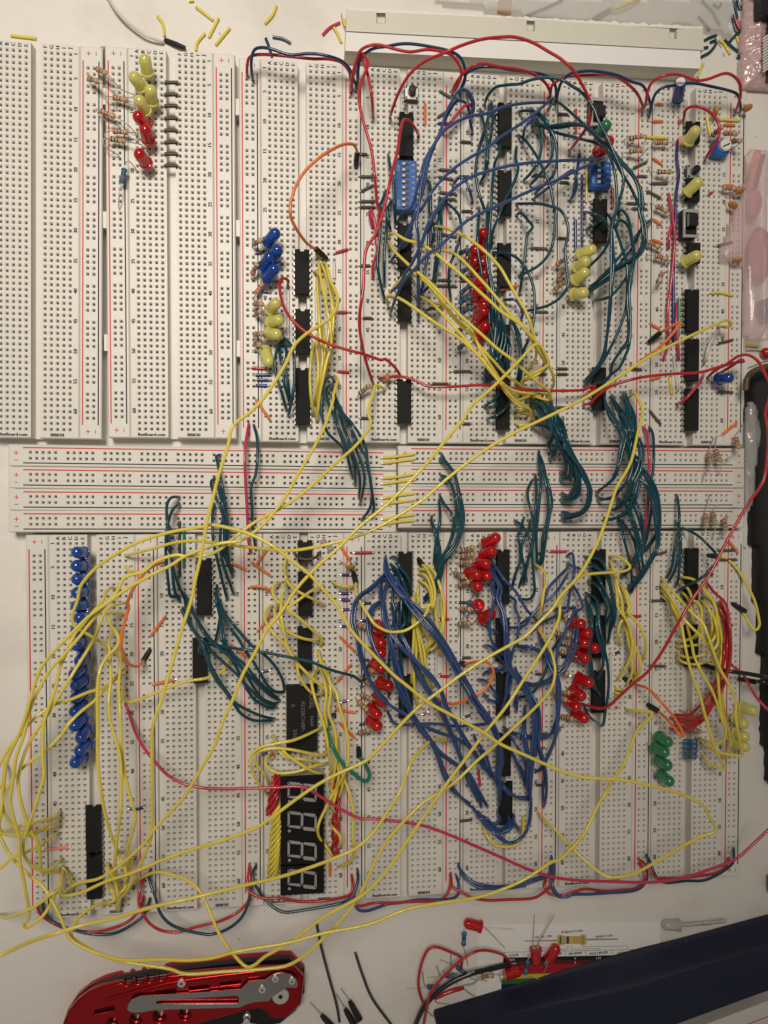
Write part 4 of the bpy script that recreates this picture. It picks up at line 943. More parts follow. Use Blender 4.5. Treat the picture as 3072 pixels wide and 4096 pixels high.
def led(t, c, bx, by, tx, ty, zb=14.0, lying=False, leads=None, label=None):
    if lying:
        A = P(t, bx, by, 2.9); D = P(t, tx, ty, 2.6)
    else:
        A = P(t, bx, by, zb); s = px(t, tx, ty); d = ray(s); o0 = Vector((0, 0, CH)); L = 6.1
        # point on the view ray of the dome centre that lies L from the base
        dn = d.normalized(); oc = o0-A; b = dn.dot(oc); cc = oc.dot(oc)-L*L; disc = b*b-cc
        D = o0+dn*(-b-math.sqrt(disc)) if disc > 0 else o0+dn*(-b)
    root = bpy.data.objects.new('led_lamp', None); C.objects.link(root); root.empty_display_size = .003
    orient(root, A, D-A); place_s, zz = place(A)
    lens = bpy.data.objects.new('lens', ME_LENS[c]); C.objects.link(lens); lens.parent = root
    fr = bpy.data.objects.new('lead_frame', ME_anv); C.objects.link(fr); fr.parent = lens
    q = Vector((0, 0, 1)).rotation_difference((D-A).normalized())
    for i, sx in enumerate((-1.27, 1.27)):
        a = A+q @ Vector((sx, 0, 0)); dn_ = -(D-A).normalized(); e = Geo()
        if leads: endp = leads[i]
        else:
            if zz == 0: endp = a+dn_*22+Vector((0, 0, 0))
            else:
                e0 = a+dn_*2.5; endp = Vector((e0.x+random.uniform(-.6, .6), e0.y+random.uniform(-.6, .6), ZB-2))
        pts = [a-dn_*.3, a+dn_*1.8, endp] if not leads else [a-dn_*.3, a+dn_*2, endp]
        pts = [Vector((p_.x, p_.y, max(p_.z, .4 if zz == 0 else -9))) for p_ in pts]
        e.tube(cr(pts, 1.5), .25, 6)
        lo = e.build('lead', M_silver); lo.parent = root
        bpy.context.view_layer.update(); lo.matrix_parent_inverse = root.matrix_basis.inverted()
    lab = label or (LCOL[c]+' LED at '+place_s)
    tag(root, uniq(lab), 'LED', LCOL[c]+' LEDs'); return root
LEDS = """
00 Y 980,490 962,400;00 Y 945,585 893,515;00 Y 1010,680 1000,605;00 Y 965,745 928,672;00 R 970,835 920,775;00 R 985,930 966,865;00 R 972,1085 928,1025
11 B 640,345 698,270;11 B 690,478 716,403;11 B 605,540 652,460;11 B 635,630 690,555;11 Y 665,880 702,832;11 Y 662,980 728,962;11 Y 645,1068 710,1075;11 Y 618,1200 648,1290
03 G 318,1070 362,1005;03 R 345,1165 385,1130;03 R 300,1215 345,1195;03 Y 1015,1135 1075,1052;03 Y 1005,1545 1093,1462;13 Y 990,495 1082,448;13 B 1262,1430 1340,1422
13 Y 148,440 245,398;13 Y 128,545 198,495;13 Y 112,645 190,585;13 Y 100,755 182,742
12 R 855,340 866,268;12 R 790,435 852,400;12 R 775,440 800,400;12 R 800,530 862,500;12 R 815,510 800,490;12 R 835,620 875,590;12 R 800,680 845,650;12 R 800,780 850,690;12 R 815,800 820,740;12 R 835,860 880,800;12 R 840,890 870,840;12 R 820,960 868,895;12 R 830,1090 880,1010
20 B 670,1225 617,1217;20 B 668,1330 612,1325;20 B 676,1430 618,1432;20 B 672,1535 616,1542;20 B 670,1640 612,1648
30 B 670,130 637,142;30 B 665,225 612,245;30 B 645,325 608,360;30 B 675,430 640,485;30 B 655,545 595,592;30 B 675,625 608,680;30 B 665,725 605,782;30 B 660,825 600,890;30 B 665,935 598,1005;30 B 690,1030 648,1098;30 B 705,1140 640,1203;30 B 670,1245 604,1298
31 R 1510,205 1548,240;31 R 1500,310 1545,345;31 R 1510,400 1545,425;31 R 1495,510 1545,545;31 R 1540,660 1605,685;31 R 1510,775 1560,815;31 R 1460,870 1512,912;31 R 1465,960 1515,1008
22 R 880,1150 962,1103;22 R 865,1245 932,1208;22 R 825,1310 885,1312;22 R 745,1385 812,1400;22 R 855,1370 895,1410;22 R 795,1455 820,1492;32 R 820,45 832,35
33 R 90,180 160,190;33 R 145,245 215,268;33 R 150,300 190,345;33 R 195,375 275,385;33 R 140,440 195,465;33 R 135,620 225,658;33 R 100,715 165,765;33 R 60,800 125,855;33 R 115,900 188,945
33 Y 1450,855 1535,885;33 Y 1405,940 1460,988;33 Y 1405,1060 1468,1092;33 Y 1395,1140 1470,1172;33 G 785,1090 855,1135;33 G 755,1170 828,1215;33 G 780,1270 852,1320;33 G 800,1390 868,1448
"""
for s in LEDS.strip().replace('\n', ';').split(';'):
    t, c, b, q = s.split(); b = [float(v) for v in b.split(',')]; q = [float(v) for v in q.split(',')]
    led(t, c, b[0], b[1], q[0], q[1])
led('32', 'R', 858, 150, 925, 108, label='red LED leaning sideways below the diagonal row of red LEDs')
def L2(t, a, b, z=.6): return [P(t, a[0], a[1], z), P(t, b[0], b[1], z)]
led('42', 'R', 848, 882, 735, 852, lying=True, leads=[P('42', 1105, 905, 3), P('42', 1040, 1052, .8)], label='red LED lying alone above the resistor card corner')
led('42', 'R', 1285, 1055, 1288, 1170, lying=True, leads=[P('42', 1275, 780, 1), P('42', 1432, 788, 9)], label='red LED lying on the card with leads pointing up')
led('42', 'R', 1385, 1150, 1448, 1050, lying=True, leads=[P('42', 1340, 1170, 1), P('42', 1350, 1250, 1)], label='red LED tilted on the card beside the printed resistor')
led('42', 'R', 1035, 1260, 1135, 1240, lying=True, leads=[P('42', 985, 1270, 1), P('42', 1010, 1330, 1)], label='red LED at the black cable end over the card')
led('13', 'R', 1740, 1225, 1665, 1222, lying=True, leads=[P('13', 1500, 1340, 1), P('13', 1600, 1300, 1)], label='red LED cut by the right edge beside the black pouch')
# clear four-lead LED
r = led('43', 'C', 952, 868, 835, 866, lying=True, leads=[P('43', 1310, 812, 1), P('43', 1325, 846, 1)], label='clear frosted LED with four long leads above the navy folder')
for (a, b) in (((952, 850), (1335, 826)), ((952, 878), (1200, 866))):
    e = Geo(); e.tube([P('43', a[0], a[1], 2.4), P('43', b[0], b[1], 1)], .25, 6); lo = e.build('lead', M_silver); lo.parent = r
    bpy.context.view_layer.update(); lo.matrix_parent_inverse = r.matrix_basis.inverted()

def res_mesh(kind):
    g = Geo(); pr = [(.3, -3.25), (.95, -3.1), (1.2, -2.7), (1.2, -1.9), (.95, -1.5), (.95, 1.5), (1.2, 1.9), (1.2, 2.7), (.95, 3.1), (.3, 3.25)]
    g.lathe(pr, 14); me = proto(g, 'body', [M_rn if kind == 'n' else M_ru]); me.polygons.foreach_set('use_smooth', [True]*len(me.polygons)); return me
ME_res = {k: res_mesh(k) for k in 'nu'}
def band_mesh(m):
    g = Geo(); g.lathe([(.98, -.24), (1.0, -.24), (1.0, .24), (.98, .24)], 14); return proto(g, 'band', [m])
def band_mesh2(m):
    g = Geo(); g.lathe([(1.22, -.24), (1.24, -.24), (1.24, .24), (1.22, .24)], 14); return proto(g, 'band', [m])
BN = [(band_mesh2(M_b1), -2.3), (band_mesh(M_b2), -1.0), (band_mesh(M_b1), .1), (band_mesh2(M_b4), 2.3)]
BR = [(band_mesh2(M_b3), -2.3), (band_mesh(M_b3), -1.0), (band_mesh(M_b1), .1), (band_mesh2(M_b4), 2.3)]
BU = [(band_mesh2(M_b1), -2.3), (band_mesh(M_b2), -1.1), (band_mesh(M_b2), -.2), (band_mesh(M_b3), .8), (band_mesh2(M_b1), 2.3)]
def resistor(t, kind, a, b, la=None, lb=None, z=None, label=None, full=False, bands=None):
    pa = P(t, a[0], a[1], ZB+4); ps, zz = place((pa+P(t, b[0], b[1], ZB+4))/2)
    if z is None: z = (ZB+4.2) if zz else 1.4
    A = P(t, a[0], a[1], z); B = P(t, b[0], b[1], z); c = (A+B)/2; L = (B-A).length; d = (B-A).normalized()
    if L < 5.6:   # seen foreshortened: the body leans, far end higher
        dz = math.sqrt(max(0, 6.3**2-L*L)); d = (Vector((d.x*L, d.y*L, dz))).normalized(); c = c+Vector((0, 0, dz/2))
    root = bpy.data.objects.new('resistor', None); C.objects.link(root); root.empty_display_size = .003; orient(root, c, d)
    body = bpy.data.objects.new('body', ME_res[kind]); C.objects.link(body); body.parent = root
    for me, zz_ in (BU if kind == 'u' else (bands or random.choice((BN, BN, BR)))):
        o = bpy.data.objects.new('band', me); C.objects.link(o); o.parent = body; o.location = (0, 0, zz_*MM)
    bpy.context.view_layer.update()
    for sgn, ends in ((-1, la), (1, lb)):
        e = Geo(); s = c+d*sgn*3.2; o_ = c+d*sgn*5.0
        if ends:
            mid = [P(t, q[0], q[1], z+.8 if i < len(ends)-1 else (ZB-2 if zz else .5)) for i, q in enumerate(ends)]
            last = mid[-1]; pts = [s, c+d*sgn*4.4]+mid[:-1]+([Vector((last.x, last.y, ZB+1.2))] if zz else [])+[last]
        elif zz: pts = [s, c+d*sgn*4.3, c+d*sgn*5.0+Vector((0, 0, -1.5)), Vector(((c+d*sgn*5.2).x, (c+d*sgn*5.2).y, ZB-2))]
        else: pts = [s, c+d*sgn*6, c+d*sgn*12+Vector((sgn*3, 2, -.8))]
        pts = [Vector((p_.x, p_.y, max(.3, p_.z))) for p_ in pts]
        e.tube(cr(pts, 1.2), .26, 6); lo = e.build('lead', M_silver); lo.parent = root; lo.matrix_parent_inverse = root.matrix_basis.inverted()
    kn = 'blue' if kind == 'u' else 'tan banded'
    tag(root, uniq(label or (kn+' resistor at '+ps)), 'resistor', kn+' resistors'); return root
RES = """
00 n 640,362 708,365 | 625,390 650,450 800,545 | 800,470 905,590
00 n 645,458 715,515 | 640,450 690,500 800,600 | 800,590 900,655
00 n 593,522 662,572 | 600,515 | 760,620 900,730
00 n 750,645 845,668 | 700,640 710,680 785,745 | 885,680 905,730
00 n 665,735 762,775 | 638,725 680,790 800,860 | 850,830 910,910
00 n 750,870 848,878 | 695,890 720,930 800,970 | 920,880 912,925
00 n 730,920 832,940 | 683,930 700,975 800,1055 | 900,950 950,985
00 u 826,1118 807,1215 | 850,1065 915,1145 | 790,1290 800,1400
11 n 530,350 592,355;11 n 518,592 562,535;11 n 548,750 610,650;11 n 540,828 602,858;11 n 548,908 592,915;11 n 540,1073 602,1090;11 n 540,1130 585,1180;11 n 1375,1552 1447,1490 | 1352,1595 | 1475,1465
03 n 545,1110 632,1115 | 490,1140 | 660,1125;03 n 545,1215 635,1225;03 n 757,1138 852,1140 | 728,1135 | 903,1155;03 n 770,1375 862,1395 | 680,1355 | 920,1412;03 n 1308,1500 1402,1512 | 1270,1530;03 n 1308,1065 1350,1110;03 n 1212,1090 1240,1055;03 n 1375,1130 1385,1170
13 n 765,48 855,95 | 700,35;13 n 700,335 792,378;13 n 755,445 855,475 | 660,470;13 n 805,595 758,660 | 812,590 | 702,740
12 u 680,425 720,432;12 u 690,578 745,562;12 u 682,750 750,692;12 u 675,825 745,795;12 u 697,902 745,882;12 u 672,1050 695,1025;12 u 668,1188 718,1152;12 n 1450,520 1510,482;12 n 1462,620 1512,572;12 n 1435,712 1492,680
22 n 690,1205 775,1170 | 670,1215 | 820,1135;22 n 688,1250 772,1228;22 n 680,1302 757,1285;22 n 670,1480 732,1440;22 n 640,1380 690,1405
32 u 760,8 720,88 | 775,-90 | 690,160 650,285;32 n 670,188 742,172 | 655,200 | 790,150;32 n 690,70 740,60
31 n 1370,200 1442,210;31 n 1400,535 1478,550;31 n 1385,612 1455,655;31 n 1387,755 1470,772;31 n 1365,808 1432,862;31 n 1370,1062 1445,1015;31 n 1400,300 1450,310
32 n 1450,270 1530,265;32 n 1485,335 1570,348;32 n 1482,408 1560,430;32 n 1465,535 1510,570;32 n 1460,745 1530,720;32 n 1440,765 1500,778;32 n 1492,930 1550,925;32 n 1450,90 1500,110
23 n 1185,428 1170,515 | 1195,310 | 1160,560 1105,655;23 n 1243,400 1245,492 | 1215,310 | 1238,600;23 n 1300,320 1328,402 | 1140,295;23 n 1400,305 1388,388 | 1420,210 | 1330,470 1250,490;23 n 1157,915 1130,997 | 1163,760 | 1115,1065;23 n 1215,905 1200,988 | 1217,840 | 1180,1110;23 n 1308,955 1285,1035 | 1312,930 | 1230,1110;23 n 1350,990 1390,1090
33 u 988,1130 1092,1130 | 965,1130;33 u 988,1168 1094,1168 | 965,1168;33 u 985,1208 1090,1208 | 965,1208;33 u 982,1252 1088,1252 | 962,1248;33 n 1000,892 1070,905;33 n 1010,950 1080,942;33 n 1010,1022 1080,1030
42 u 714,925 708,1030 | 714,910 | 720,1080 742,1195;42 u 1224,1150 1198,1262 | 1240,1130 | 1215,1280 1330,1300;42 u 420,1362 500,1322;42 u 560,1268 620,1225;42 u 655,1200 715,1212;42 n 850,1282 945,1268 | 800,1330 705,1350 | 985,1265
"""
def pts_of(s): return [tuple(float(v) for v in q.split(',')) for q in s.split()]
for s in RES.strip().replace('\n', ';').split(';'):
    parts = s.split('|'); h = parts[0].split(); a = tuple(float(v) for v in h[2].split(',')); b = tuple(float(v) for v in h[3].split(','))
    resistor(h[0], h[1], a, b, pts_of(parts[1]) if len(parts) > 1 else None, pts_of(parts[2]) if len(parts) > 2 else None)

# chips ------------------------------------------------------------
M_pin = mat('dull_pin_metal', (.45, .43, .40), .45, .8)
NUM = {8: 'eight', 14: 'fourteen', 16: 'sixteen', 20: 'twenty', 24: 'twenty-four'}
def pin_mesh(sx, wide):
    g = Geo(); hw = wide/2
    g.box(-.75, .75, -.12, .12, 0, .25) if False else None
    x0, x1 = hw-.2, hw+.48
    v = [(x0, -.6, 1.9), (x1, -.6, 1.9), (x1, .6, 1.9), (x0, .6, 1.9), (x0, -.6, 1.65), (x1-.25, -.6, 1.65), (x1-.25, .6, 1.65), (x0, .6, 1.65),
         (x1+.05,  -.6, .3), (x1+.05, .6, .3), (x1-.2,  -.6, .3), (x1-.2, .6, .3), (x1+.05, -.25, -2.5), (x1+.05, .25, -2.5), (x1-.2, -.25, -2.5), (x1-.2, .25, -2.5)]
    f = [(0, 1, 2, 3), (7, 6, 5, 4), (1, 8, 9, 2), (5, 6, 11, 10), (0, 4, 5, 1), (3, 2, 6, 7), (1, 5, 10, 8), (2, 9, 11, 6), (8, 12, 13, 9), (10, 11, 15, 14), (8, 10, 14, 12), (9, 13, 15, 11), (12, 14, 15, 13)]
    if sx < 0: v = [(-a, b, c) for a, b, c in v]; f = [q[::-1] for q in f]
    g.add(v, f); return proto(g, 'pin', [M_pin])
PIN = {}
CHBODY = {}; CHIPS = []
def chip(t0, x0, y0, t1, x1, y1, pins, wide=6.4, notch=True, label=None, marks=None, th=3.4):
    z = ZB+.9+th; a = P(t0, x0, y0, z); b = P(t1, x1, y1, z)
    # the corners come from the sight of the top face: top edge and bottom edge middles
    cx, cy = (a.x+b.x)/2, (a.y+b.y)/2; L = pins/2*2.54-.6
    key = (pins, wide)
    for k in (-1, 1):
        if (k, wide) not in PIN: PIN[(k, wide)] = pin_mesh(k, wide)
    if key not in CHBODY:
        g = Geo(); hw = wide/2; zt = .9+th; zm = .9+th/2; i = .35
        lay = [(hw-i, L/2-i, .9), (hw, L/2, zm-.1), (hw, L/2, zm+.1), (hw-i, L/2-i, zt)]
        vs = []
        for (X, Y, Z) in lay:
            yn = Y
            vs += [(-X, -Y, Z), (X, -Y, Z), (X, Y, Z), (1.0, Y, Z), (.7, Y-.9, Z), (-.7, Y-.9, Z), (-1.0, Y, Z), (-X, Y, Z)]
        f = [tuple(range(8))[::-1], tuple(range(24, 32))]
        for k in range(3):
            for q in range(8): j = (q+1) % 8; f.append((k*8+q, k*8+j, (k+1)*8+j, (k+1)*8+q))
        g.add(vs, f); CHBODY[key] = proto(g, 'body', [M_chip])
    o = emp('chip', (cx, cy, ZB)); inst('body', CHBODY[key], o)
    for k in range(pins//2):
        y = (pins/2-1)/2*2.54-k*2.54
        for s_ in (-1, 1): inst('pin', PIN[(s_, wide)], o, (0, y, 0))
    if marks:
        g = Geo()
        for (txt, mx, my, sz, w_) in marks: put_text(g, txt, mx, my, .9+th+.02, sz, -math.pi/2, w=w_)
        g.build('marking', M_mark, o)
    ps, _ = place((cx, cy, 0)); bk = ' '.join(ps.split()[:3]); CHIPS.append((o, bk, -cy, pins, label)); return o
m1_ = [('SN74LS', .9, 0, 1.1, 7.0), ('9422K', -1.0, 0, 1.0, 5.2)]
CH_ = """
02 200 890 02 308 1250 16;02 990 815 02 1098 1170 16;02 988 1360 12 1098 108 16;12 185 180 12 295 540 16;12 182 605 12 300 970 16;12 183 1435 22 293 178 16;12 985 340 12 1092 690 16;12 978 985 12 1083 1345 16;12 975 1420 22 1083 205 20
11 858 385 11 975 755 16;11 862 865 11 980 1230 16;11 862 1345 21 982 190 20;03 268 1585 13 382 330 16;03 1015 960 03 1125 1135 8;03 1010 1430 03 1125 1615 8;13 1020 335 13 1125 500 8;13 1005 715 13 1118 1045 16;13 1008 1110 13 1115 1440 16;13 1008 1510 23 1112 238 16
13 262 1335 23 370 78 16;21 72 1270 31 188 122 20;31 40 310 31 155 665 16;21 882 1128 21 998 1290 8;21 885 1380 31 1000 125 16;31 880 215 31 997 570 16
22 190 1210 22 305 1570 16;22 195 1590 32 300 490 20;32 195 595 32 305 955 16;22 970 1205 22 1085 1625 20;32 972 140 32 1080 500 16;32 975 590 32 1085 925 16;32 985 1080 32 1090 1405 16;32 1000 1460 42 1100 75 16
23 258 1200 23 370 1620 20;33 265 130 33 370 465 16;33 255 570 33 365 905 16;23 1005 1195 23 1112 1600 20;33 1005 200 33 1110 540 16;40 680 55 40 800 420 16;40 688 440 40 805 795 16
"""
for s in CH_.strip().replace('\n', ';').split(';'):
    q = s.split(); chip(q[0], float(q[1]), float(q[2]), q[3], float(q[4]), float(q[5]), int(q[6]))
chip('31', 790, 660, '31', 1040, 1240, 24, wide=13.6, label='wide black memory chip with grey print above the display', th=3.6,
     marks=[('EXEL', 4.3, 7.6, 2.1, 6.6), ('XLS28C16BP-', .5, 1.2, 1.5, 13.5), ('250', -3.0, -6.5, 1.5, 4.2), ('9604', 4.3, -1.0, 1.3, 4.6), ('\u25b3', -3.6, 6.0, 1.5, 1.6)])
_by = {}
for q in CHIPS:
    if not q[4]: _by.setdefault(q[1], []).append(q)
for bk, L_ in _by.items():
    L_.sort(key=lambda q: q[2])
    for i, q in enumerate(L_): tag(q[0], '%s black %s-pin chip from the top of the %s' % (ORD[i], NUM[q[3]], bk) if len(L_) > 1 else 'only black chip on the '+bk, 'chip', 'black integrated circuits')
for q in CHIPS:
    if q[4]: tag(q[0], q[4], 'chip', 'black integrated circuits')
# dip switches
def dip(t0, x0, y0, t1, x1, y1, n, nums, label):
    z = ZB+5.0; a = P(t0, x0, y0, z); b = P(t1, x1, y1, z); cx, cy = (a.x+b.x)/2, (a.y+b.y)/2; L = n*2.54+1.4; W = 9.2 if n == 8 else 9.4
    o = emp('dip_switch', (cx, cy, ZB)); g = Geo(); g.box(-W/2, W/2, -L/2, L/2, .2, 5.0, c=.3); shade(g.build('housing', M_dip, o), 20)
    for k in range(n):
        y = (n-1)/2*2.54-k*2.54; g = Geo(); g.box(-2.0, 1.2, y-.62, y+.62, 5.0, 5.05); f = g.build('slot', M_black, o)
        g = Geo(); g.box(-1.9, -.6, y-.52, y+.52, 5.06, 6.2, c=.12); g.build('slider', M_wplas, o)
        g = Geo(); put_text(g, nums[k], 3.1, y, 5.02, 1.25, math.pi/2); g.build('numeral', M_dipw, o)
    g = Geo(); put_text(g, 'ON', -3.5, -L/2+3.0, 5.02, 1.25, math.pi/2)
    if n == 8: put_text(g, 'DIP', -3.5, L/2-3.4, 5.02, 1.25, math.pi/2)
    g.build('lettering', M_dipw, o)
    for k in range(n):
        y = (n-1)/2*2.54-k*2.54
        for s_ in (-1, 1):
            e = Geo(); e.box(s_*W/2*.92-.25, s_*W/2*.92+.25, y-.3, y+.3, -2.5, .5); e.build('pin', M_silver, o)
    tag(o, label, 'switch', 'blue slide switch banks')
dip('02', 165, 1262, '12', 335, 100, 8, '87654321', 'long blue eight-way switch bank below the first chip')
dip('03', 228, 1275, '03', 422, 1510, 4, '4321', 'short blue four-way switch bank below a red LED')
def button(t, x, y, label):
    p = P(t, x, y, ZB+3.6); o = emp('push_button', (p.x, p.y, ZB))
    g = Geo(); g.box(-3, 3, -3, 3, .3, 3.2, c=.1); g.build('housing', M_black, o)
    g = Geo(); g.box(-2.95, 2.95, -2.95, 2.95, 3.2, 3.5, c=.15); g.build('cover_plate', M_silver, o)
    g = Geo(); g.lathe([(1.75, 3.5), (1.7, 6.8), (1.4, 7.1), (0.01, 7.15)], 20); shade(g.build('plunger', M_black, o), 40)
    for a in (-1, 1):
        for b in (-1, 1):
            g = Geo(); g.lathe([(.5, 3.5), (.42, 3.75), (.01, 3.8)], 10, c=(a*2.3, b*2.3, 0)); g.build('rivet', M_black, o)
            g = Geo(); g.box(a*3.25-.2, a*3.25+.2, b*2.3-.35, b*2.3+.35, -2.5, 1.4); g.build('pin', M_silver, o)
    tag(o, label, 'button', 'small push buttons')
button('02', 292, 738, 'black push button above the topmost chip of the fourth upper board')
button('03', 1065, 1370, 'black push button of the upper rightmost breadboard between yellow LEDs')
# capacitor standing, leaning towards the camera top
def cyl_between(g, A, B, prof, n=24):
    q = Vector((0, 0, 1)).rotation_difference((B-A).normalized()).to_matrix(); g.lathe(prof, n, M=q, c=tuple(A))
A = P('03', 935, 800, ZB+3.5); s = px('03', 960, 652); B = at(s, ZB+15.5); L = (B-A).length
o = emp('capacitor', (A.x, A.y, ZB)); M_cap = mat('capacitor_sleeve', (.008, .035, .26), .35)
inv = Vector((A.x, A.y, ZB))
g = Geo(); cyl_between(g, A-inv, B-inv, [(2.0, 0), (2.5, .3), (2.5, L*.08), (2.3, L*.1), (2.5, L*.13), (2.5, L-.2), (2.3, L), (2.0, L), (2.0, L-.1)], 28); shade(g.build('sleeve', M_cap, o), 40)
g = Geo(); cyl_between(g, A-inv, B-inv, [(1.99, L-.15), (2.0, L+.02), (.01, L+.04)], 28); g.build('top_disc', M_wplas, o)
for q_ in ((905, 940), (890, 870)):
    e = Geo(); e.tube([A-inv, P('03', q_[0]+8, q_[1]-50, ZB+2)-inv, P('03', q_[0], q_[1], ZB-1)-inv], .27, 6); e.build('lead', M_silver, o)
tag(o, 'dark blue cylindrical capacitor standing on the upper rightmost breadboard', 'capacitor')
# ceramic discs
def disc(t, x, y, ang, flat, l1, l2, label, m=None, dz=5.5, r=2.3):
    c = P(t, x, y, ZB+dz); o = emp('disc_capacitor', (c.x, c.y, c.z)); ps, _ = place(c)
    g = Geo(); prof = [(.01, -1.0), (1.3, -.9), (r*.9, -.45), (r, 0), (r*.9, .45), (1.3, .9), (.01, 1.0)]
    M_ = (Matrix.Rotation(ang, 3, 'Z') @ Matrix.Rotation(math.radians(flat), 3, 'X'))
    g.lathe(prof, 20, M=M_); shade(g.build('body', m or M_disc, o), 80)
    for l in (l1, l2):
        q = P(t, l[0], l[1], ZB-1)-Vector((c.x, c.y, c.z)); e = Geo(); e.tube([Vector((q.x*.2, q.y*.2, -1)), Vector((q.x*.7, q.y*.7, q.z*.5)), q], .22, 6); e.build('lead', M_silver, o)
    tag(o, uniq(label), 'capacitor', 'small disc capacitors')
disc('21', 1303, 1337, 0, 72, (1205, 1275), (1365, 1265), 'orange disc capacitor over the rail beside the display board top')
disc('12', 100, 1425, math.pi/2, 78, (80, 1400), (130, 1450), 'orange disc capacitor beside the lone red wire end')
disc('03', 1240, 888, math.pi/2+.2, 72, (1160, 980), (1260, 950), 'brown disc capacitor left of the yellow straight jumper')
disc('03', 1495, 862, .1, 72, (1395, 910), (1450, 930), 'tan disc capacitor overhanging the right board edge')
disc('03', 1437, 1525, .3, 70, (1290, 1585), (1430, 1590), 'tan disc capacitor beside a resistor at row 19')
disc('13', 1378, 40, -.5, 78, (1290, 20), (1400, 60), 'orange disc capacitor below row 20 at the right rail')
disc('13', 1410, 483, 0, 82, (1290, 462), (1440, 490), 'orange disc capacitor under the edge of the pink bag')
M_glass = mat('glass_bead', (.55, .52, .46), .12, trans=.5)
disc('21', 1088, 1137, .3, 60, (1060, 1160), (1110, 1180), 'clear bead capacitor above the chip of the display board', M_glass, 4, 1.5)
disc('21', 1142, 1190, .6, 60, (1110, 1220), (1130, 1230), 'clear bead capacitor lower right of its twin', M_glass, 4, 1.5)
# trimmer
p = P('03', 1293, 1185, ZB+5); o = emp('trimmer', (p.x, p.y, ZB), -.05)
g = Geo(); g.prism([(-3.5, -3.4), (2.2, -3.4), (3.5, -2.0), (3.5, 3.4), (-3.5, 3.4)], .4, 5.0, c=.2); g.build('housing', M_dip, o)
g = Geo(); g.lathe([(2.7, 5.0), (2.7, 6.6), (2.3, 7.0), (.01, 7.0)], 26, c=(.9, 1.0, 0)); shade(g.build('dial', M_wplas, o), 40)
g = Geo(); g.prism([(-.9, 0), (2.4, 1.9), (2.7, 1.3), (-.6, -.5)], 7.0, 7.06); g.build('slot', M_black, o)
tag(o, 'blue trimmer with white dial beside the right rail', 'trimmer')
# slide switches lying on their side
def slide(t, x0, y0, x1, y1, zt, kx, ky, kw, kh, label, flip):
    a = P(t, x0, y0, ZB+zt); b = P(t, x1, y1, ZB+zt); c = (a+b)/2; W = abs(b.x-a.x); H = abs(a.y-b.y)
    o = emp('slide_switch', (c.x, c.y, ZB)); g = Geo(); g.box(-W/2+.3, W/2-.3, -H/2+.3, H/2-.3, .5, zt-1.0, c=.2); g.build('housing', M_black, o)
    g = Geo(); f = .9
    g.box(-W/2, W/2, H/2-f*1.6, H/2, zt-1.0, zt); g.box(-W/2, W/2, -H/2, -H/2+f*1.3, zt-1.0, zt); g.box(-W/2, -W/2+f, -H/2+f*1.3, H/2-f*1.6, zt-1.0, zt)
    g.box(-W/2, W/2, H/2-.2, H/2, .5, zt-1.01)
    g.build('metal_frame', M_silver, o)
    k = P(t, kx, ky, ZB+zt+2)-c; g = Geo(); g.box(k.x-kw/2, k.x+kw/2, k.y-kh/2, k.y+kh/2, zt-1, zt+3.0, c=.25); g.build('slider', M_black, o)
    for i in range(3):
        e = Geo(); e.box(-W/2+.4, -W/2+.8, -2.8+i*2.54, -2.3+i*2.54, -2, .6); e.build('pin', M_silver, o)
    tag(o, label, 'switch', 'metal framed slide switches')
slide('03', 245, 775, 355, 1005, 6.5, 322, 890, 4.0, 5.0, 'metal framed slide switch above the green LED', 0)
slide('13', 985, 70, 1105, 300, 6.5, 1060, 160, 4.4, 5.4, 'metal framed slide switch between two small chips', 0)
# ------------------------------------------------------------------ seven segment display
M_dface = mat('display_face', (.006, .006, .007), .18); M_dbody = mat('display_body', (.42, .42, .43), .45); M_seg = mat('display_segment', (.30, .30, .30), .4)
zt = 17.0
def Sx(x, y, z=zt): return at((x, y), z)
def display(y0, y1, centres, label, top):
    a = Sx(1121, y0); b = Sx(1296, y1); c = (a+b)/2; W = b.x-a.x; H = a.y-b.y
    o = emp('digit_display', (c.x, c.y, ZB)); g = Geo(); g.box(-W/2+.05, W/2-.05, -H/2+.05, H/2-.05+(1.2 if top else 0)*.0, .8, zt-ZB-.6); g.build('body', M_dbody, o)
    g = Geo(); g.box(-W/2, W/2, -H/2, H/2, zt-ZB-.6, zt-ZB, c=.12); g.build('face', M_dface, o)
    for (dx, dy) in centres:
        def q(u, v):   # photo offsets inside one digit (px of tile d) -> local mm
            p = Sx(dx+(u-690)*.30139, dy+(v-1110)*.30139, zt); return (p.x-c.x, p.y-c.y)
        segs = [[(500, 985), (528, 1010), (528, 1150), (497, 1180)], [(676, 1015), (690, 1003), (708, 1018), (706, 1160), (690, 1195), (672, 1165)],
                [(885, 1040), (858, 1062), (855, 1195), (885, 1225)], [(515, 975), (660, 992), (682, 1010), (664, 1030), (545, 1018)],
                [(712, 1000), (850, 1012), (875, 1028), (850, 1058), (715, 1030)], [(502, 1188), (530, 1165), (655, 1172), (678, 1200), (655, 1210)],
                [(700, 1205), (715, 1185), (850, 1200), (878, 1240), (850, 1245), (720, 1232)]]
        for s_ in segs:
            g = Geo(); pp = [q(u, v) for u, v in s_]; g.prism(pp, zt-ZB, zt-ZB+.04); g.build('segment', M_seg, o)
        cpt = q(523, 1240); g = Geo(); g.lathe([(.65, zt-ZB), (.65, zt-ZB+.04), (.01, zt-ZB+.045)], 14, c=(cpt[0], cpt[1], 0)); g.build('decimal_point', M_seg, o)
    for i in range(6):
        for s_ in (-1, 1):
            e = Geo(); e.box(s_*W*.38-.25, s_*W*.38+.25, (i-2.5)*2.54-.25, (i-2.5)*2.54+.25, -2.5, .9); e.build('pin', M_silver, o)
    tag(o, label, 'display', 'black seven segment displays')
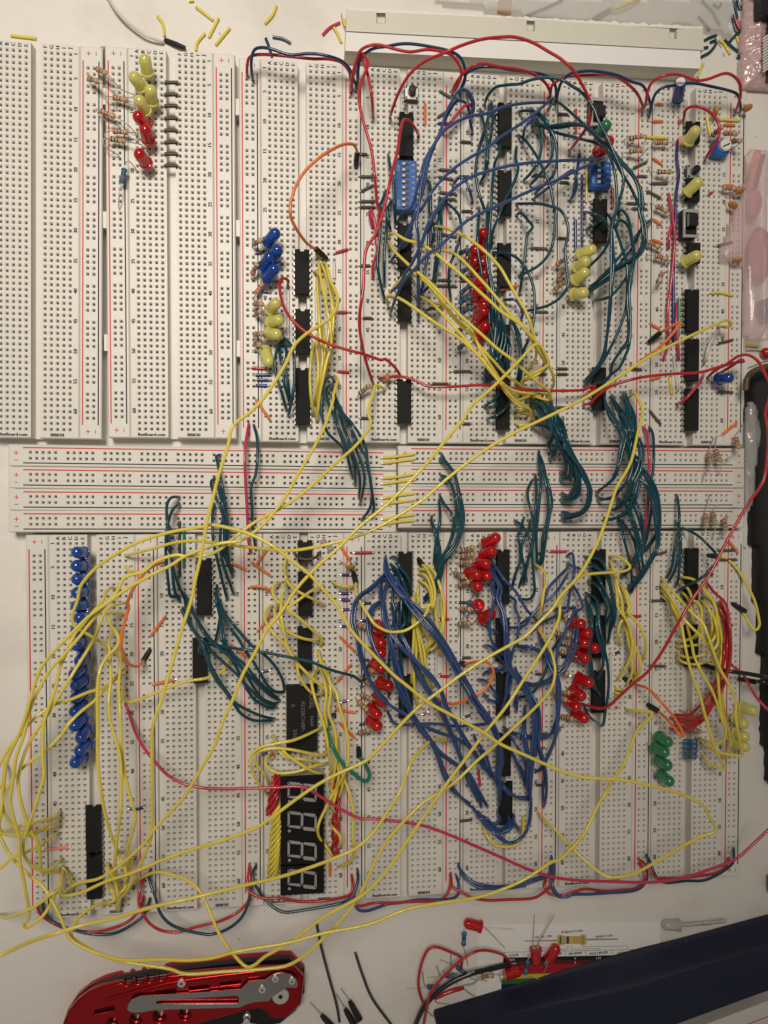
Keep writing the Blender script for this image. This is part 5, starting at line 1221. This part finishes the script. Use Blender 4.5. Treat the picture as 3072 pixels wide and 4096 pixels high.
display(3106, 3457, [(1208, 3167), (1208, 3284.5), (1208, 3402)], 'long black digit display showing three unlit eights', True)
display(3460, 3573, [(1208, 3516)], 'short black digit display with a single unlit eight below the long one', False)
# ------------------------------------------------------------------ things round the boards
def curve_mesh(name, outer, inner, z0, z1, m, parent=None, bevel=.0, org=(0, 0)):
    cu = bpy.data.curves.new(name, 'CURVE'); cu.dimensions = '2D'; cu.fill_mode = 'BOTH'
    for pl in [outer]+list(inner):
        s = cu.splines.new('POLY'); s.points.add(len(pl)-1); s.use_cyclic_u = True
        for i, (x, y) in enumerate(pl): s.points[i].co = (x, y, 0, 1)
    cu.extrude = max(.001, (z1-z0)/2-bevel); cu.bevel_depth = bevel; cu.bevel_resolution = 3; cu.offset = -bevel
    ob = bpy.data.objects.new('t', cu); C.objects.link(ob); bpy.context.view_layer.update()
    me = bpy.data.meshes.new_from_object(ob.evaluated_get(bpy.context.evaluated_depsgraph_get())); bpy.data.objects.remove(ob); bpy.data.curves.remove(cu)
    for v in me.vertices: v.co = Vector(((v.co.x-org[0])*MM, (v.co.y-org[1])*MM, (v.co.z+(z0+z1)/2)*MM))
    me.materials.clear(); me.materials.append(m); me.name = name
    o = bpy.data.objects.new(name, me); C.objects.link(o)
    if parent: o.parent = parent
    shade(o, 30); return o
def poly(t, pts, z, smooth=0):
    q = [P(t, x, y, z) for x, y in pts]
    if smooth: q = cr(q+[q[0]], smooth)[:-1]
    return [(v.x, v.y) for v in q]
# two power rails lying on their side, above the boards
M_rp = mat('rail_side_plastic', (.66, .64, .55), .4, nz=.04, nscale=120); M_torn = mat('torn_paper', (.80, .78, .72), .8)
def quadprism(name, pts, z0, z1, m, parent, notches=(), c=.3):
    g = Geo(); g.prism(pts, z0, z1, c=c); o = g.build(name, m, parent); return o
zr = 9.4
U0 = P('01', 1275, 75, zr); U1 = P('03', 1142, 225, zr); U2 = P('03', 1146, 402, zr); U3 = P('01', 1267, 247, zr)
o = emp('loose_rail', ((U0.x+U1.x)/2, (U0.y+U3.y)/2, 0)); ox, oy = o.location.x/MM, o.location.y/MM
notch = []
outer = []
ns = [('02', 12, 85, 92, 185), ('02', 1213, 1280, 150, 247), ('03', 873, 932, 228, 310)]
top = [U0]
for (t, a, b, ya, yb) in ns:
    top += [P(t, a, ya, zr), P(t, a, yb, zr), P(t, b, yb, zr), P(t, b, ya+3, zr)]
top.append(U1)
curve_mesh('rail_body', [(v.x, v.y) for v in top]+[(U2.x, U2.y), (U3.x, U3.y)], [], .1, zr, M_rp, o, .2, (ox, oy))
for (t, a, b, ya, yb) in ns:
    g = Geo(); q = [P(t, a, ya, 6.2), P(t, b, ya+3, 6.2), P(t, b, yb, 6.2), P(t, a, yb, 6.2)]; g.prism([(v.x-ox, v.y-oy) for v in q], .2, 6.2); g.build('slot_floor', M_rp, o)
g = Geo(); n = 150; vs = []
for i in range(n+1):
    u = i/n; a = U0.lerp(U1, u); k = 1.1+1.1*noise.noise(Vector((u*60, 0, 3)))+.5*noise.noise(Vector((u*190, 4, 3)))
    vs += [(a.x-ox, a.y-oy-.3, zr-2.4), (a.x-ox, a.y-oy+k, zr-2.2), (a.x-ox, a.y-oy-.3, zr-.7), (a.x-ox, a.y-oy+k*.9, zr-.5)]
fs = []
for i in range(n):
    b = i*4; fs += [(b+2, b+6, b+7, b+3), (b, b+1, b+5, b+4), (b+1, b+3, b+7, b+5)]
g.add(vs, fs); g.build('torn_backing', M_torn, o)
tag(o, 'loose white rail piece with three notches and torn paper edge', 'rail piece', 'loose white rail pieces above the boards')
V0 = P('01', 1267, 257, zr+1.5); V1 = P('03', 1118, 408, zr+1.5); V2 = P('03', 1119, 549, zr+1.5); V3 = P('01', 1260, 406, zr+1.5)
o = emp('loose_rail', ((V0.x+V1.x)/2, (V0.y+V3.y)/2, 0)); ox, oy = o.location.x/MM, o.location.y/MM
g = Geo(); g.prism([(v.x-ox, v.y-oy) for v in (V0, V1, V2, V3)], .1, zr+1.2, c=.15); g.build('rail_body', M_rp, o)
g = Geo(); g.prism([(v.x-ox, v.y-oy) for v in (V0, V1, V2, V3)], zr+1.2, zr+1.5, c=.05); g.build('paper_backing', M_paper, o)
tag(o, 'loose rail piece with clean white paper face, nearest the boards', 'rail piece', 'loose white rail pieces above the boards')

# pocket knife
M_red = mat('red_anodised', (.40, .009, .014), .25, .92, nz=.1, nscale=500, coat=.2); M_dk = mat('dark_steel', (.03, .028, .027), .4, .7)
M_edge = mat('machined_red_edge', (.75, .16, .10), .3, .8)
zk = 12.0
kc = P('k', 800, 350, 0); o = emp('folding_knife', (kc.x, kc.y, 0)); org = (kc.x, kc.y)
bump = []
for i in range(4):
    x = 465+i*72; yb = 268-i*11; bump += [(x-14, yb-2), (x+6, yb+20), (x+34, yb+16), (x+50, yb-8)]
outer = [(60, 620), (85, 510), (120, 440), (170, 380), (240, 328), (320, 296), (400, 278)]+bump+[(745, 224), (860, 214), (1000, 200), (1250, 182), (1480, 170), (1532, 176), (1590, 238), (1570, 402), (1482, 492), (1392, 495), (1345, 445), (1300, 430), (1200, 452), (1050, 492), (900, 540), (700, 600), (400, 720), (100, 700)]
def KP(pts, z): return [(P('k', x, y, z).x, P('k', x, y, z).y) for x, y in pts]
def slotp(x, y, w_, h_, sl=-.16): return [(x-w_, y+sl*-w_-h_), (x+w_, y+sl*w_-h_), (x+w_, y+sl*w_+h_), (x-w_, y+sl*-w_+h_)]
def circ(x, y, r, n=18): return [(x+r*math.cos(2*math.pi*i/n), y+r*math.sin(2*math.pi*i/n)) for i in range(n)]
slots = [slotp(340, 442, 60, 12, -.22), slotp(722, 328, 60, 9, -.1), slotp(934, 300, 60, 10, -.12), slotp(1130, 270, 60, 10, -.12), circ(685, 478, 38), circ(845, 465, 34), circ(535, 500, 34), circ(390, 520, 28)]
curve_mesh('handle_scale', KP(outer, zk), [KP(s_, zk) for s_ in slots], 8.6, zk, M_red, o, .8, org)
g = Geo(); rp_ = [(95, 505), (180, 395), (330, 325), (600, 285), (880, 240), (1250, 208), (1480, 195)]
# machined highlight line along the scale: a raised rounded rib
g.tube([v-Vector((kc.x, kc.y, 0)) for v in cr([P('k', a, b, zk+.02) for a, b in [(360, 372), (520, 325), (700, 278), (880, 246), (1100, 218), (1280, 198)]], 2)], .8, 12); shade(g.build('machined_rib', M_red, o), 60)
liner = [(70, 600), (95, 500), (130, 432), (180, 372), (250, 320), (330, 288), (450, 262), (600, 235), (740, 214), (1000, 192), (1250, 174), (1500, 160), (1560, 190), (1592, 240), (1572, 405), (1480, 485), (1300, 420), (900, 530), (400, 700), (100, 690)]
curve_mesh('liner', KP(liner, 8.5), [], 7.6, 8.5, M_steel, o, .1, org)
blade = [(60, 620), (95, 530), (128, 448), (190, 362), (262, 300), (350, 255), (460, 228), (600, 200), (745, 182), (860, 166), (1000, 148), (1200, 125), (1450, 105), (1500, 105), (1580, 184), (1583, 330), (1540, 430), (1440, 510), (1350, 525), (1230, 505), (1100, 540), (800, 640), (300, 680)]
curve_mesh('blade', KP(blade, 6), [], 4.2, 7.4, M_dk, o, .2, org)
b2 = []
for i in range(4):
    x = 452+i*72; yb = 222-i*11; b2 += [(x-14, yb-6), (x+8, yb+10), (x+34, yb+4), (x+48, yb-14)]
back = [(40, 700), (75, 540), (110, 440), (170, 350), (250, 285), (340, 242), (430, 218)]+b2+[(745, 166), (860, 152), (1000, 135), (1200, 112), (1450, 92), (1510, 92), (1592, 176), (1594, 330), (1480, 460), (1000, 520), (400, 700)]
curve_mesh('back_scale', KP(back, 3.6), [], .1, 3.8, M_red, o, .4, org)
clip_o = [(482, 440), (488, 405), (510, 372), (560, 352), (1190, 312), (1240, 262), (1350, 248), (1400, 212), (1450, 205), (1510, 215), (1545, 245), (1553, 285), (1545, 300), (1480, 300), (1390, 360), (1370, 385), (1280, 390), (1230, 405), (1185, 425), (900, 432), (640, 442), (580, 455), (520, 458)]
clip_i = [(668, 385), (690, 380), (1170, 350), (1182, 362), (1180, 392), (1165, 398), (672, 402), (664, 394)]
curve_mesh('pocket_clip', KP(clip_o, zk+1.6), [KP(clip_i, zk+1.6)], zk+.7, zk+1.6, M_steel, o, .18, org)
def screw(x, y, r, z0):
    c = P('k', x, y, z0+.8)-Vector((kc.x, kc.y, 0)); g = Geo(); g.lathe([(r, z0), (r, z0+.5), (r*.8, z0+.85), (.01, z0+.9)], 22, c=(c.x, c.y, 0)); s_ = g.build('screw', M_silver, o); shade(s_, 40)
    g = Geo(); g.prism([(c.x+(r*.42 if i % 2 else r*.2)*math.cos(i*math.pi/6), c.y+(r*.42 if i % 2 else r*.2)*math.sin(i*math.pi/6)) for i in range(12)], z0+.9, z0+.94); g.build('star_recess', M_dk, s_)
for x, y, r_, z0 in ((822, 275, 1.9, zk), (1410, 248, 1.55, zk+1.6), (1515, 262, 1.55, zk+1.6), (1328, 315, 1.65, zk+1.6)): screw(x, y, r_, z0)
c = P('k', 1443, 355, zk+1)-Vector((kc.x, kc.y, 0)); g = Geo(); g.lathe([(3.7, zk), (3.7, zk+.7), (3.3, zk+1.1), (.01, zk+1.15)], 36, c=(c.x, c.y, 0)); pv = g.build('pivot', M_silver, o); shade(pv, 40)
g = Geo(); g.prism([(c.x+(1.3 if i % 2 else .75)*math.cos(i*math.pi/6), c.y+(1.3 if i % 2 else .75)*math.sin(i*math.pi/6)) for i in range(12)], zk+1.15, zk+1.2); g.build('star_recess', M_dk, pv)
c = P('k', 1232, 495, 10)-Vector((kc.x, kc.y, 0)); g = Geo(); g.lathe([(1.6, 7.4), (1.6, 9), (1.0, 9.3), (1.0, 10.6), (1.5, 11), (1.5, 12.2), (1.1, 12.6), (.01, 12.7)], 20, c=(c.x, c.y, 0)); shade(g.build('thumb_stud', M_silver, o), 40)
tag(o, 'red folding knife with a steel pocket clip at the lower left', 'knife')

# resistor card
card = [('42', 830, 865), ('43', 800, 842), ('43', 795, 1100), ('42', 1620, 1420), ('42', 808, 1432)]
q = [P(t, x, y, .4) for t, x, y in card]; cc = q[0]; o = emp('resistor_card', (cc.x, cc.y, 0))
g = Geo(); g.prism([(v.x-cc.x, v.y-cc.y) for v in q], .05, .4); g.build('card', M_paper, o)
def cpoly(name, t, pts, m, z=.42, par=None):
    g = Geo(); vs = [P(t, x, y, z)-Vector((cc.x, cc.y, 0)) for x, y in pts]
    if sum(vs[i].x*vs[(i+1) % len(vs)].y-vs[(i+1) % len(vs)].x*vs[i].y for i in range(len(vs))) < 0: vs = vs[::-1]
    g.add(vs, [tuple(range(len(vs)))]); return g.build(name, m, par or o)
rows = [('black', (.008, .008, .008), 1128, 1160), ('brown', (.10, .015, .015), 1160, 1192), ('red', (.42, .01, .02), 1192, 1222), ('red', (.40, .012, .02), 1222, 1262), ('yellow', (.62, .50, .02), 1262, 1298), ('green', (.03, .14, .03), 1298, 1340), ('blue', (.01, .01, .09), 1340, 1400)]
for n_, c_, ya, yb in rows:
    cpoly('printed_row', '42', [(1026-(ya-1128)*.07, ya), (2400, ya-30), (2400, yb-30), (1026-(yb-1128)*.07, yb)], mat('card_'+n_+'_ink', c_, .5))
def ctext(s, t, x, y, sz, w_, m=M_ink, z=.45):
    g = Geo(); c = P(t, x, y, z)-Vector((cc.x, cc.y, 0)); put_text(g, s, c.x, c.y, z, sz, .02, w=w_, fat=.05); return g.build('lettering', m, o)
k = 850/1659/8.9   # mm per px of view c
ctext('4-Band-Code', 'c', 660, 244, 20*k, 186*k); ctext('2%, 5%, 10%', 'c', 436, 288, 18*k, 142*k); ctext('560K\u03a9 \u00b15%', 'c', 910, 281, 18*k, 150*k)
ctext('COLOR', 'c', 205, 431, 20*k, 78*k); ctext('1ST BAND', 'c', 365, 425, 20*k, 125*k); ctext('2ND BAND', 'c', 525, 421, 20*k, 125*k)
ctext('3RD BAND', 'c', 686, 416, 20*k, 116*k); ctext('MULTIPLIER', 'c', 870, 414, 20*k, 156*k); ctext('TOLERANCE', 'c', 1075, 411, 20*k, 138*k)
M_wink = mat('white_ink', (.6, .6, .58), .5)
for s_, x, y, w_ in (('Black', 190, 465, 50), ('0', 685, 456, 12), ('1\u03a9', 868, 453, 36), ('Brown', 200, 494, 52), ('1', 685, 488, 6), ('10\u03a9', 868, 486, 50), ('2', 685, 525, 12)): ctext(s_, 'c', x, y, 17*k, w_*k, M_wink)
def cline(x0, y0, x1, y1, th=1.2):
    dx, dy = x1-x0, y1-y0; L = math.hypot(dx, dy); nx, ny = -dy/L*th, dx/L*th
    cpoly('printed_line', 'c', [(x0+nx, y0+ny), (x1+nx, y1+ny), (x1-nx, y1-ny), (x0-nx, y0-ny)], M_ink, .46)
for a in ((124, 409, 1180, 386), (1180, 386, 1180, 410), (124, 409, 124, 450), (286, 405, 286, 440), (448, 402, 448, 436), (607, 398, 607, 434), (767, 395, 767, 431), (972, 392, 972, 428),
          (628, 350, 628, 384), (628, 384, 420, 388), (653, 350, 653, 384), (653, 384, 878, 380), (878, 380, 878, 390), (741, 356, 741, 366), (741, 366, 1095, 359), (1095, 359, 1095, 386), (345, 372, 500, 372)): cline(*a)
for x in (445, 600): cline(x, 512, x, 605, 1.4)
for y in (546, 584): cline(118, y, 620, y-12, 1.0)
cpoly('printed_lead', 'c', [(290, 316), (545, 310), (545, 322), (290, 325)], mat('card_grey_ink', (.30, .29, .28), .5), .43)
cpoly('printed_lead', 'c', [(770, 302), (1018, 300), (1020, 311), (770, 316)], bpy.data.materials['card_grey_ink'], .43)
cpoly('printed_resistor', 'c', [(545, 285), (555, 272), (580, 272), (605, 283), (715, 282), (735, 268), (760, 270), (772, 282), (772, 335), (758, 352), (735, 352), (715, 342), (605, 344), (580, 354), (555, 350), (545, 338)], mat('card_tan_ink', (.52, .38, .13), .5), .44)
for x, w_, c_ in ((570, 7, (.05, .13, .03)), (627, 9, (.012, .035, .22)), (655, 10, (.62, .48, .05)), (745, 9, (.42, .27, .03))):
    cpoly('printed_band', 'c', [(x-w_, 284 if x < 600 or x > 700 else 284), (x+w_, 284), (x+w_, 342), (x-w_, 342)], mat('card_band_ink', c_, .5), .47)
tag(o, 'white resistor colour code card partly under the navy folder', 'card')

# navy folder, with a gentle fold
M_navy = mat('navy_vinyl', (.011, .015, .038), .55, spec=.35, nz=.12, nscale=150, bump=.5, bscale=1800)
g = Geo(); T = [('42', 475, 1548), ('43', 400, 1120), ('43', 1000, 965), ('43', 1700, 775)]; Bm = [('42', 505, 1720), ('43', 420, 1900), ('43', 950, 1662), ('43', 1700, 1385)]
tp = cr([P(*a, .9) for a in T], 3); n = len(tp); m = 40; bq = cr([P(*a, 13) for a in Bm], 3); vs = []
for i in range(n):
    u = i/(n-1); A_ = tp[i]; B_ = bq[min(len(bq)-1, int(u*(len(bq)-1)))]
    for j in range(m+1):
        v = j/m; p_ = A_.lerp(B_, v); e = min(1, v/.26); zz = .9+11.5*(e*e*(3-2*e))-1.2*math.sin(math.pi*min(1, max(0, v-.26)/.7))+.45*noise.noise(p_*.04)*e
        vs.append((p_.x, p_.y, zz))
K = len(vs); vs += [(x, y, .45) for x, y, z in vs]; W_ = m+1; fs = []
for i in range(n-1):
    for j in range(m):
        a = i*W_+j; fs.append((a, a+1, a+W_+1, a+W_)); 
for i in range(n-1):
    a = i*W_; fs.append((a, a+W_, K+a+W_, K+a)); a = i*W_+m; fs.append((a+W_, a, K+a, K+a+W_))
for j in range(m): a = j; fs.append((a+1, a, K+a, K+a+1)); a = (n-1)*W_+j; fs.append((a, a+1, K+a+1, K+a))
g.add(vs, fs); o = g.build('folder', M_navy, smooth=True)
tag(o, 'navy blue vinyl folder lying across the lower right corner', 'folder')
# spare board corner below the folder
o = emp('breadboard', (0, 0, 0)); pa = P('43', 1000, 1720, 8.5); pb = P('43', 1659, 1470, 8.5); an = math.atan2(pb.y-pa.y, pb.x-pa.x)
o.location = (pa.x*MM, pa.y*MM, 0); o.rotation_euler = (0, 0, an)
g = Geo(); holes(g, 0, 100, -35.2, -.2, [35+2.54*i for i in range(24)], [-11.2-2.54*i for i in range(9)], 8.5); g.box(0, 100, -35.2, -.2, 0, 8.4); g.build('rail_body', [M_board, M_clip], o)
g = Geo(); g.add([(26, -7.9, 8.52), (100, -7.9, 8.52), (100, -7.4, 8.52), (26, -7.4, 8.52)], [(0, 1, 2, 3)]); g.build('red_line', M_redink, o)
tag(o, 'tilted breadboard corner with a red line at the lower right photo edge', 'breadboard', 'solderless breadboards')

# loose jumper pins at the bottom
for (t, a, b, c_, d_, L) in (('41', (980, 1485), (1072, 1590), (1068, 1585), (1190, 1720), 'leftmost of the three loose black wire pins at the bottom'),
                             ('41', (1190, 1418), (1262, 1542), (1258, 1535), (1350, 1700), 'middle one of the three loose black wire pins at the bottom'),
                             ('41', (1224, 1372), (1298, 1478), (1294, 1472), (1375, 1625), 'rightmost of the three loose black wire pins at the bottom')):
    p0 = P(t, *c_, 2); o = emp('wire_pin', (p0.x, p0.y, 0)); R0 = Vector((p0.x, p0.y, 0))
    g = Geo(); A_ = P(t, *c_, 2.2)-R0; B_ = P(t, *d_, 2.2)-R0; d2 = (B_-A_).normalized(); g.tube([A_, A_+d2*.3, A_+d2*1.2, A_+d2*2, B_], [.6, 1.0, 1.0, 1.25, 1.6], 14); shade(g.build('sleeve', M_black, o), 50)
    e = Geo(); e.tube([A_, P(t, *a, 1.2)-R0], .32, 8); e.build('pin', M_silver, o); tag(o, L, 'wire pin', 'loose black wire pins')

# right side: pink packing foam, chip in it, pink bag, clear bags, black pouch
def sheet(name, pts, z, m, amp, fr, th, res=2.0, seed=0, dome=0, sharp=0, th_fn=None):
    """closed crumpled body over a polygon (mm), bumps on top and flat below"""
    xs = [p_[0] for p_ in pts]; ys = [p_[1] for p_ in pts]; x0, x1, y0, y1 = min(xs), max(xs), min(ys), max(ys)
    def inside(x, y):
        c_ = False; j = len(pts)-1
        for i in range(len(pts)):
            if (pts[i][1] > y) != (pts[j][1] > y) and x < (pts[j][0]-pts[i][0])*(y-pts[i][1])/(pts[j][1]-pts[i][1])+pts[i][0]: c_ = not c_
            j = i
        return c_
    def edge(x, y):
        d = 1e9
        for i in range(len(pts)):
            a = pts[i]; b = pts[(i+1) % len(pts)]; dx, dy = b[0]-a[0], b[1]-a[1]; k_ = max(0, min(1, ((x-a[0])*dx+(y-a[1])*dy)/(dx*dx+dy*dy)))
            d = min(d, math.hypot(x-a[0]-k_*dx, y-a[1]-k_*dy))
        return d
    nx = int((x1-x0)/res)+1; ny = int((y1-y0)/res)+1; idx = {}; vs = []; fs = []
    for j in range(ny+1):
        for i in range(nx+1):
            x, y = x0+i*res, y0+j*res
            if inside(x, y):
                x += res*.3*noise.noise(Vector((x*.4, y*.4, seed))); n1 = noise.noise(Vector((x*fr, y*fr, seed))); n2_ = noise.noise(Vector((x*fr*2.7, y*fr*2.7, seed+5)))
                if sharp: n1 = 1-2*abs(n1); n2_ = 1-2*abs(n2_)
                e = min(1, edge(x, y)/8); hh = z+th*(.25+.75*math.sqrt(e))+dome*e+amp*(n1+.45*n2_)*(.3+.7*e)
                idx[(i, j)] = len(vs); vs.append((x, y, hh))
    K = len(vs); vs += [(x, y, max(z, .05)) for x, y, _ in vs]
    from collections import Counter
    ec = Counter(); qs = []
    for j in range(ny):
        for i in range(nx):
            c4 = [(i, j), (i+1, j), (i+1, j+1), (i, j+1)]
            if all(c_ in idx for c_ in c4): qs.append([idx[c_] for c_ in c4])
    for q_ in qs:
        fs.append(tuple(q_)); fs.append(tuple(K+v for v in q_[::-1]))
        for a, b in zip(q_, q_[1:]+q_[:1]): ec[(a, b)] += 1
    for (a, b) in list(ec):
        if (b, a) not in ec: fs.append((b, a, K+a, K+b))
    g = Geo(); g.add(vs, fs); o = g.build(name, m, smooth=False)
    o.data.polygons.foreach_set('use_smooth', [True]*len(o.data.polygons)); return o
def film(name, col, alpha, rough=.25):
    m = mat(name, col, rough, bump=.6, bscale=90); m.node_tree.nodes['Principled BSDF'].inputs['Alpha'].default_value = alpha
    m.node_tree.nodes['Principled BSDF'].inputs['Coat Weight'].default_value = .6; return m
M_foam = mat('pink_packing_foam', (.56, .38, .39), .2, coat=.8, nz=.2, nscale=300, bump=1.0, bscale=500)
o = sheet('packing_foam', poly('03', [(1490, -40), (1700, -40), (1720, 700), (1480, 690), (1455, 560), (1470, 420), (1460, 300), (1480, 150)], 6), 0, M_foam, 1.3, .5, 6, .7, 3, sharp=1)
tag(o, 'glossy pink anti-static packing foam at the upper right corner', 'packing foam')
M_pbag = film('pink_antistatic_film', (.76, .55, .57), .34)
o = sheet('antistatic_bag', poly('13', [(1700, -420), (1530, -450), (1505, -380), (1485, -200), (1450, -50), (1400, 80), (1360, 190), (1310, 330), (1275, 480), (1480, 520), (1485, 900), (1500, 1130), (1700, 1150)], 14), 9.2, M_pbag, 1.6, .05, 5, 2.0, 9)
tag(o, 'translucent pink anti-static bag overlapping the right board edge', 'bag')
g = Geo(); g.box(0, 5, -11, 11, 0, 3.5, c=.3); pc = P('13', 1640, 900, 3); 
o = emp('bagged_chip', (P('13', 1612, 880, 3).x, P('13', 1612, 880, 3).y, 1), .35); g = Geo(); g.box(-3, 3, -4.5, 4.5, 3, 6.5, c=.3); g.build('body', M_ru, o)
e = Geo(); e.tube([(0, -4, 5), (-2, -8, 5), (-6, -11, 4.5)], .3, 6); e.build('lead', M_silver, o); tag(o, 'dark blue component seen blurred inside the pink bag', 'component')
for i, (x0, y0, w_, h_, L) in enumerate(((1530, -420+170, 1.5, 10, 'orange component strip seen through the pink bag'),)):
    p_ = P('13', x0+25, y0, 5); o = emp('bagged_strip', (p_.x, p_.y, 1), -.25); g = Geo(); g.box(-1.2, 1.2, -9, 9, 1, 4, c=.2); g.build('body', WM['O'], o)
    g = Geo(); g.box(1.4, 3.6, -8, 8, 1, 4, c=.2); g.build('dark_body', WM['E'], o); tag(o, L, 'component')
# pink objects inside the bag (rolled film)
for (x, y, r_, L) in ((1545, 30, 3.5, 'upper pink foam lump inside the pink bag'), (1600, 430, 6.5, 'lower larger pink foam lump inside the pink bag')):
    c = P('13', x, y, 6); g = Geo(); g.lathe([(.01, 0), (r_*.8, .5), (r_, 3), (r_*.8, 6), (.01, 7)], 20, c=(0, 0, 0)); o = g.build('foam_lump', mat('pink_foam_lump', (.62, .24, .30), .7)); shade(o, 80)
    o.location = (c.x*MM, c.y*MM, 2.2*MM); o.scale = (1, 2.0, 1); tag(o, L, 'foam', 'pink foam lumps in the bag')
# black connector with white pins in the foam
p_ = P('03', 1659, 60, 10); o = emp('pin_connector', (p_.x+6, p_.y, 0)); R0 = Vector((p_.x+3, p_.y, 0))
g = Geo(); c0 = P('03', 1605, 110, 12)-R0; g.box(c0.x-3, c0.x+17, c0.y, c0.y+40, 6.2, 12, c=.4); g.build('body', M_black, o)
g = Geo(); c1 = P('03', 1657, 520, 12)-R0; g.box(c1.x, c1.x+14, c1.y-4, c1.y+38, 6.2, 11, c=.4); g.build('socket_body', M_b1, o)
for i in range(12):
    a = P('03', 1659, 262+i*24, 11)-R0; e = Geo(); e.tube(cr([a+Vector((2, 1.0, 0)), a+Vector((0, .4, 0)), a+Vector((-2.6, -.8, -1)), a+Vector((-4.2, -1.9, -2))], 1), .42, 8); e.build('pin', M_wplas, o)
tag(o, 'black chip with curved white pins on the pink foam', 'chip')
# clear plastic bag over the offcuts, top right, and wooden piece
M_clear = film('clear_film', (.72, .71, .68), .33, .22)
o = sheet('clear_bag', poly('02', [(430, -60), (520, 10), (900, 70), (1240, 130), (1700, 165), (2500, 215), (2760, 260), (2880, 300), (2870, 150), (2890, -60)], 4), 2.8, M_clear, .7, .09, 1.5, 1.6, 21, sharp=1)
tag(o, 'crumpled clear plastic bag above the white rail pieces', 'bag')
p_ = P('02', 1045, 20, 2); o = emp('wooden_block', (p_.x, p_.y, 0), -.12); g = Geo(); g.box(-3.0, 3.0, -4.5, 9, 0, 2.2, c=.3); g.build('block', mat('pale_wood', (.55, .36, .18), .6, nz=.2, nscale=90), o)
tag(o, 'small pale wooden piece under the clear bag', 'wood piece')
o = sheet('clear_bag', poly('23', [(1540, -40), (1610, 60), (1640, 250), (1600, 520), (1590, 700), (1560, 850), (1530, 930), (1495, 900), (1485, 500), (1490, 100)], 10), 6, film('clear_film_edge', (.60, .59, .57), .45, .2), 1.4, .12, 3, 1.2, 31, sharp=1)
tag(o, 'narrow crumpled clear bag between the boards and the black pouch', 'bag')
M_pouch = mat('black_fabric', (.008, .008, .009), .75, nz=.2, nscale=300, bump=.6, bscale=1200)
pp = poly('23', [(1505, -160), (1560, -235), (1660, -290), (1800, -300), (1800, 3200), (1690, 3100), (1650, 2600), (1640, 2100), (1610, 1700), (1575, 1500), (1565, 1000), (1570, 500), (1545, 200)], 8)
o = sheet('fabric_pouch', pp, 0, M_pouch, .8, .03, 10, 2.5, 41); tag(o, 'black fabric pouch running down the right edge', 'pouch')
p_ = P('13', 1560, 1600, 14); g = Geo(); q = poly('13', [(1495, 1659), (1560, 1500), (1620, 1659), (1560, 1560)], 20); 
g = Geo(); e = cr([P('13', 1480, 1520, 20), P('13', 1495, 1420, 20), P('13', 1560, 1360, 20), P('13', 1700, 1315, 20)], 1.5); g.tube(e, 1.3, 10); o = g.build('pouch_trim', mat('brown_piping', (.10, .06, .02), .5)); shade(o, 60)
tag(o, 'brown piping along the top rim of the black pouch', 'piping')
# orange tip at lower right edge
g = Geo(); a = P('43', 1650, 480, 3); b = P('43', 1650, 600, 3); g.tube([a+Vector((3, 0, 0)), a+Vector((3, -5, 0)), b+Vector((3, 0, 0))], 2.4, 12); o = g.build('marker_end', mat('dull_orange', (.25, .13, .03), .5)); shade(o, 50)
tag(o, 'dull orange tip at the right edge above the navy folder', 'marker')
g = Geo(); a = P('33', 1675, 1190, 3); g.lathe([(.01, 0), (2, .5), (2.4, 3), (2, 5), (.01, 6)], 16, c=(0, 0, 0)); o = g.build('pink_bead', mat('dull_pink', (.40, .22, .22), .5)); o.location = (a.x*MM, a.y*MM, .0105); shade(o, 60)
tag(o, 'dull pink bead at the right photo edge', 'bead')

# wires past the 300 that show largest, as one object
WO = [o_ for o_ in SC.objects if o_.name.startswith('jumper_wire') and o_.parent is None]
def shown(o_):
    v = o_.data.vertices; n = len(v)//9; c_ = [v[min(len(v)-1, i*9)].co for i in range(n)]
    return sum(math.hypot(c_[i+1].x-c_[i].x, c_[i+1].y-c_[i].y) for i in range(n-1))
WO.sort(key=shown, reverse=True); rest = WO[298:]
if rest:
    gv, gf, gm, ml = [], [], [], []
    for o_ in rest:
        for q_ in [o_]+list(o_.children):
            me = q_.data; m_ = me.materials[0]
            if m_ not in ml: ml.append(m_)
            b = len(gv); gv += [tuple(c_.co) for c_ in me.vertices]
            for f_ in me.polygons: gf.append(tuple(i+b for i in f_.vertices)); gm.append(ml.index(m_))
    for o_ in rest:
        for q_ in list(o_.children): bpy.data.objects.remove(q_)
        bpy.data.objects.remove(o_)
    me = bpy.data.meshes.new('short_wires'); me.from_pydata(gv, [], gf)
    for m_ in ml: me.materials.append(m_)
    me.polygons.foreach_set('material_index', gm); o_ = bpy.data.objects.new('short_wires', me); C.objects.link(o_); shade(o_, 60)
    tag(o_, 'short jumper wires filling the bundles between the boards', 'short wires', None, 'stuff')
# give look-alikes that still share their words an order going down the photograph
def strip_d(t): return ''.join(ch for ch in t if not ch.isdigit())
grp = {}
for o_ in list(SC.objects):
    if o_.parent is None and o_.get('label') and o_.get('category'): grp.setdefault(strip_d(o_['label']), []).append(o_)
ORDX = ORD+['eighth', 'ninth', 'tenth', 'eleventh', 'twelfth', 'later']
for k_, L_ in grp.items():
    if len(L_) > 1 and 'strand' not in k_:
        def yy(o_):
            if o_.type == 'MESH' and o_.location.length < 1e-9: return -sum(v.co.y for v in o_.data.vertices)/len(o_.data.vertices)
            return -o_.location.y
        L_.sort(key=yy)
        for i, o_ in enumerate(L_):
            w_ = ('uppermost' if i == 0 else 'lowest' if i == len(L_)-1 else ORDX[min(i, 12)]+' down')+' '+o_['label']
            if len(w_.split()) <= 16: o_['label'] = w_
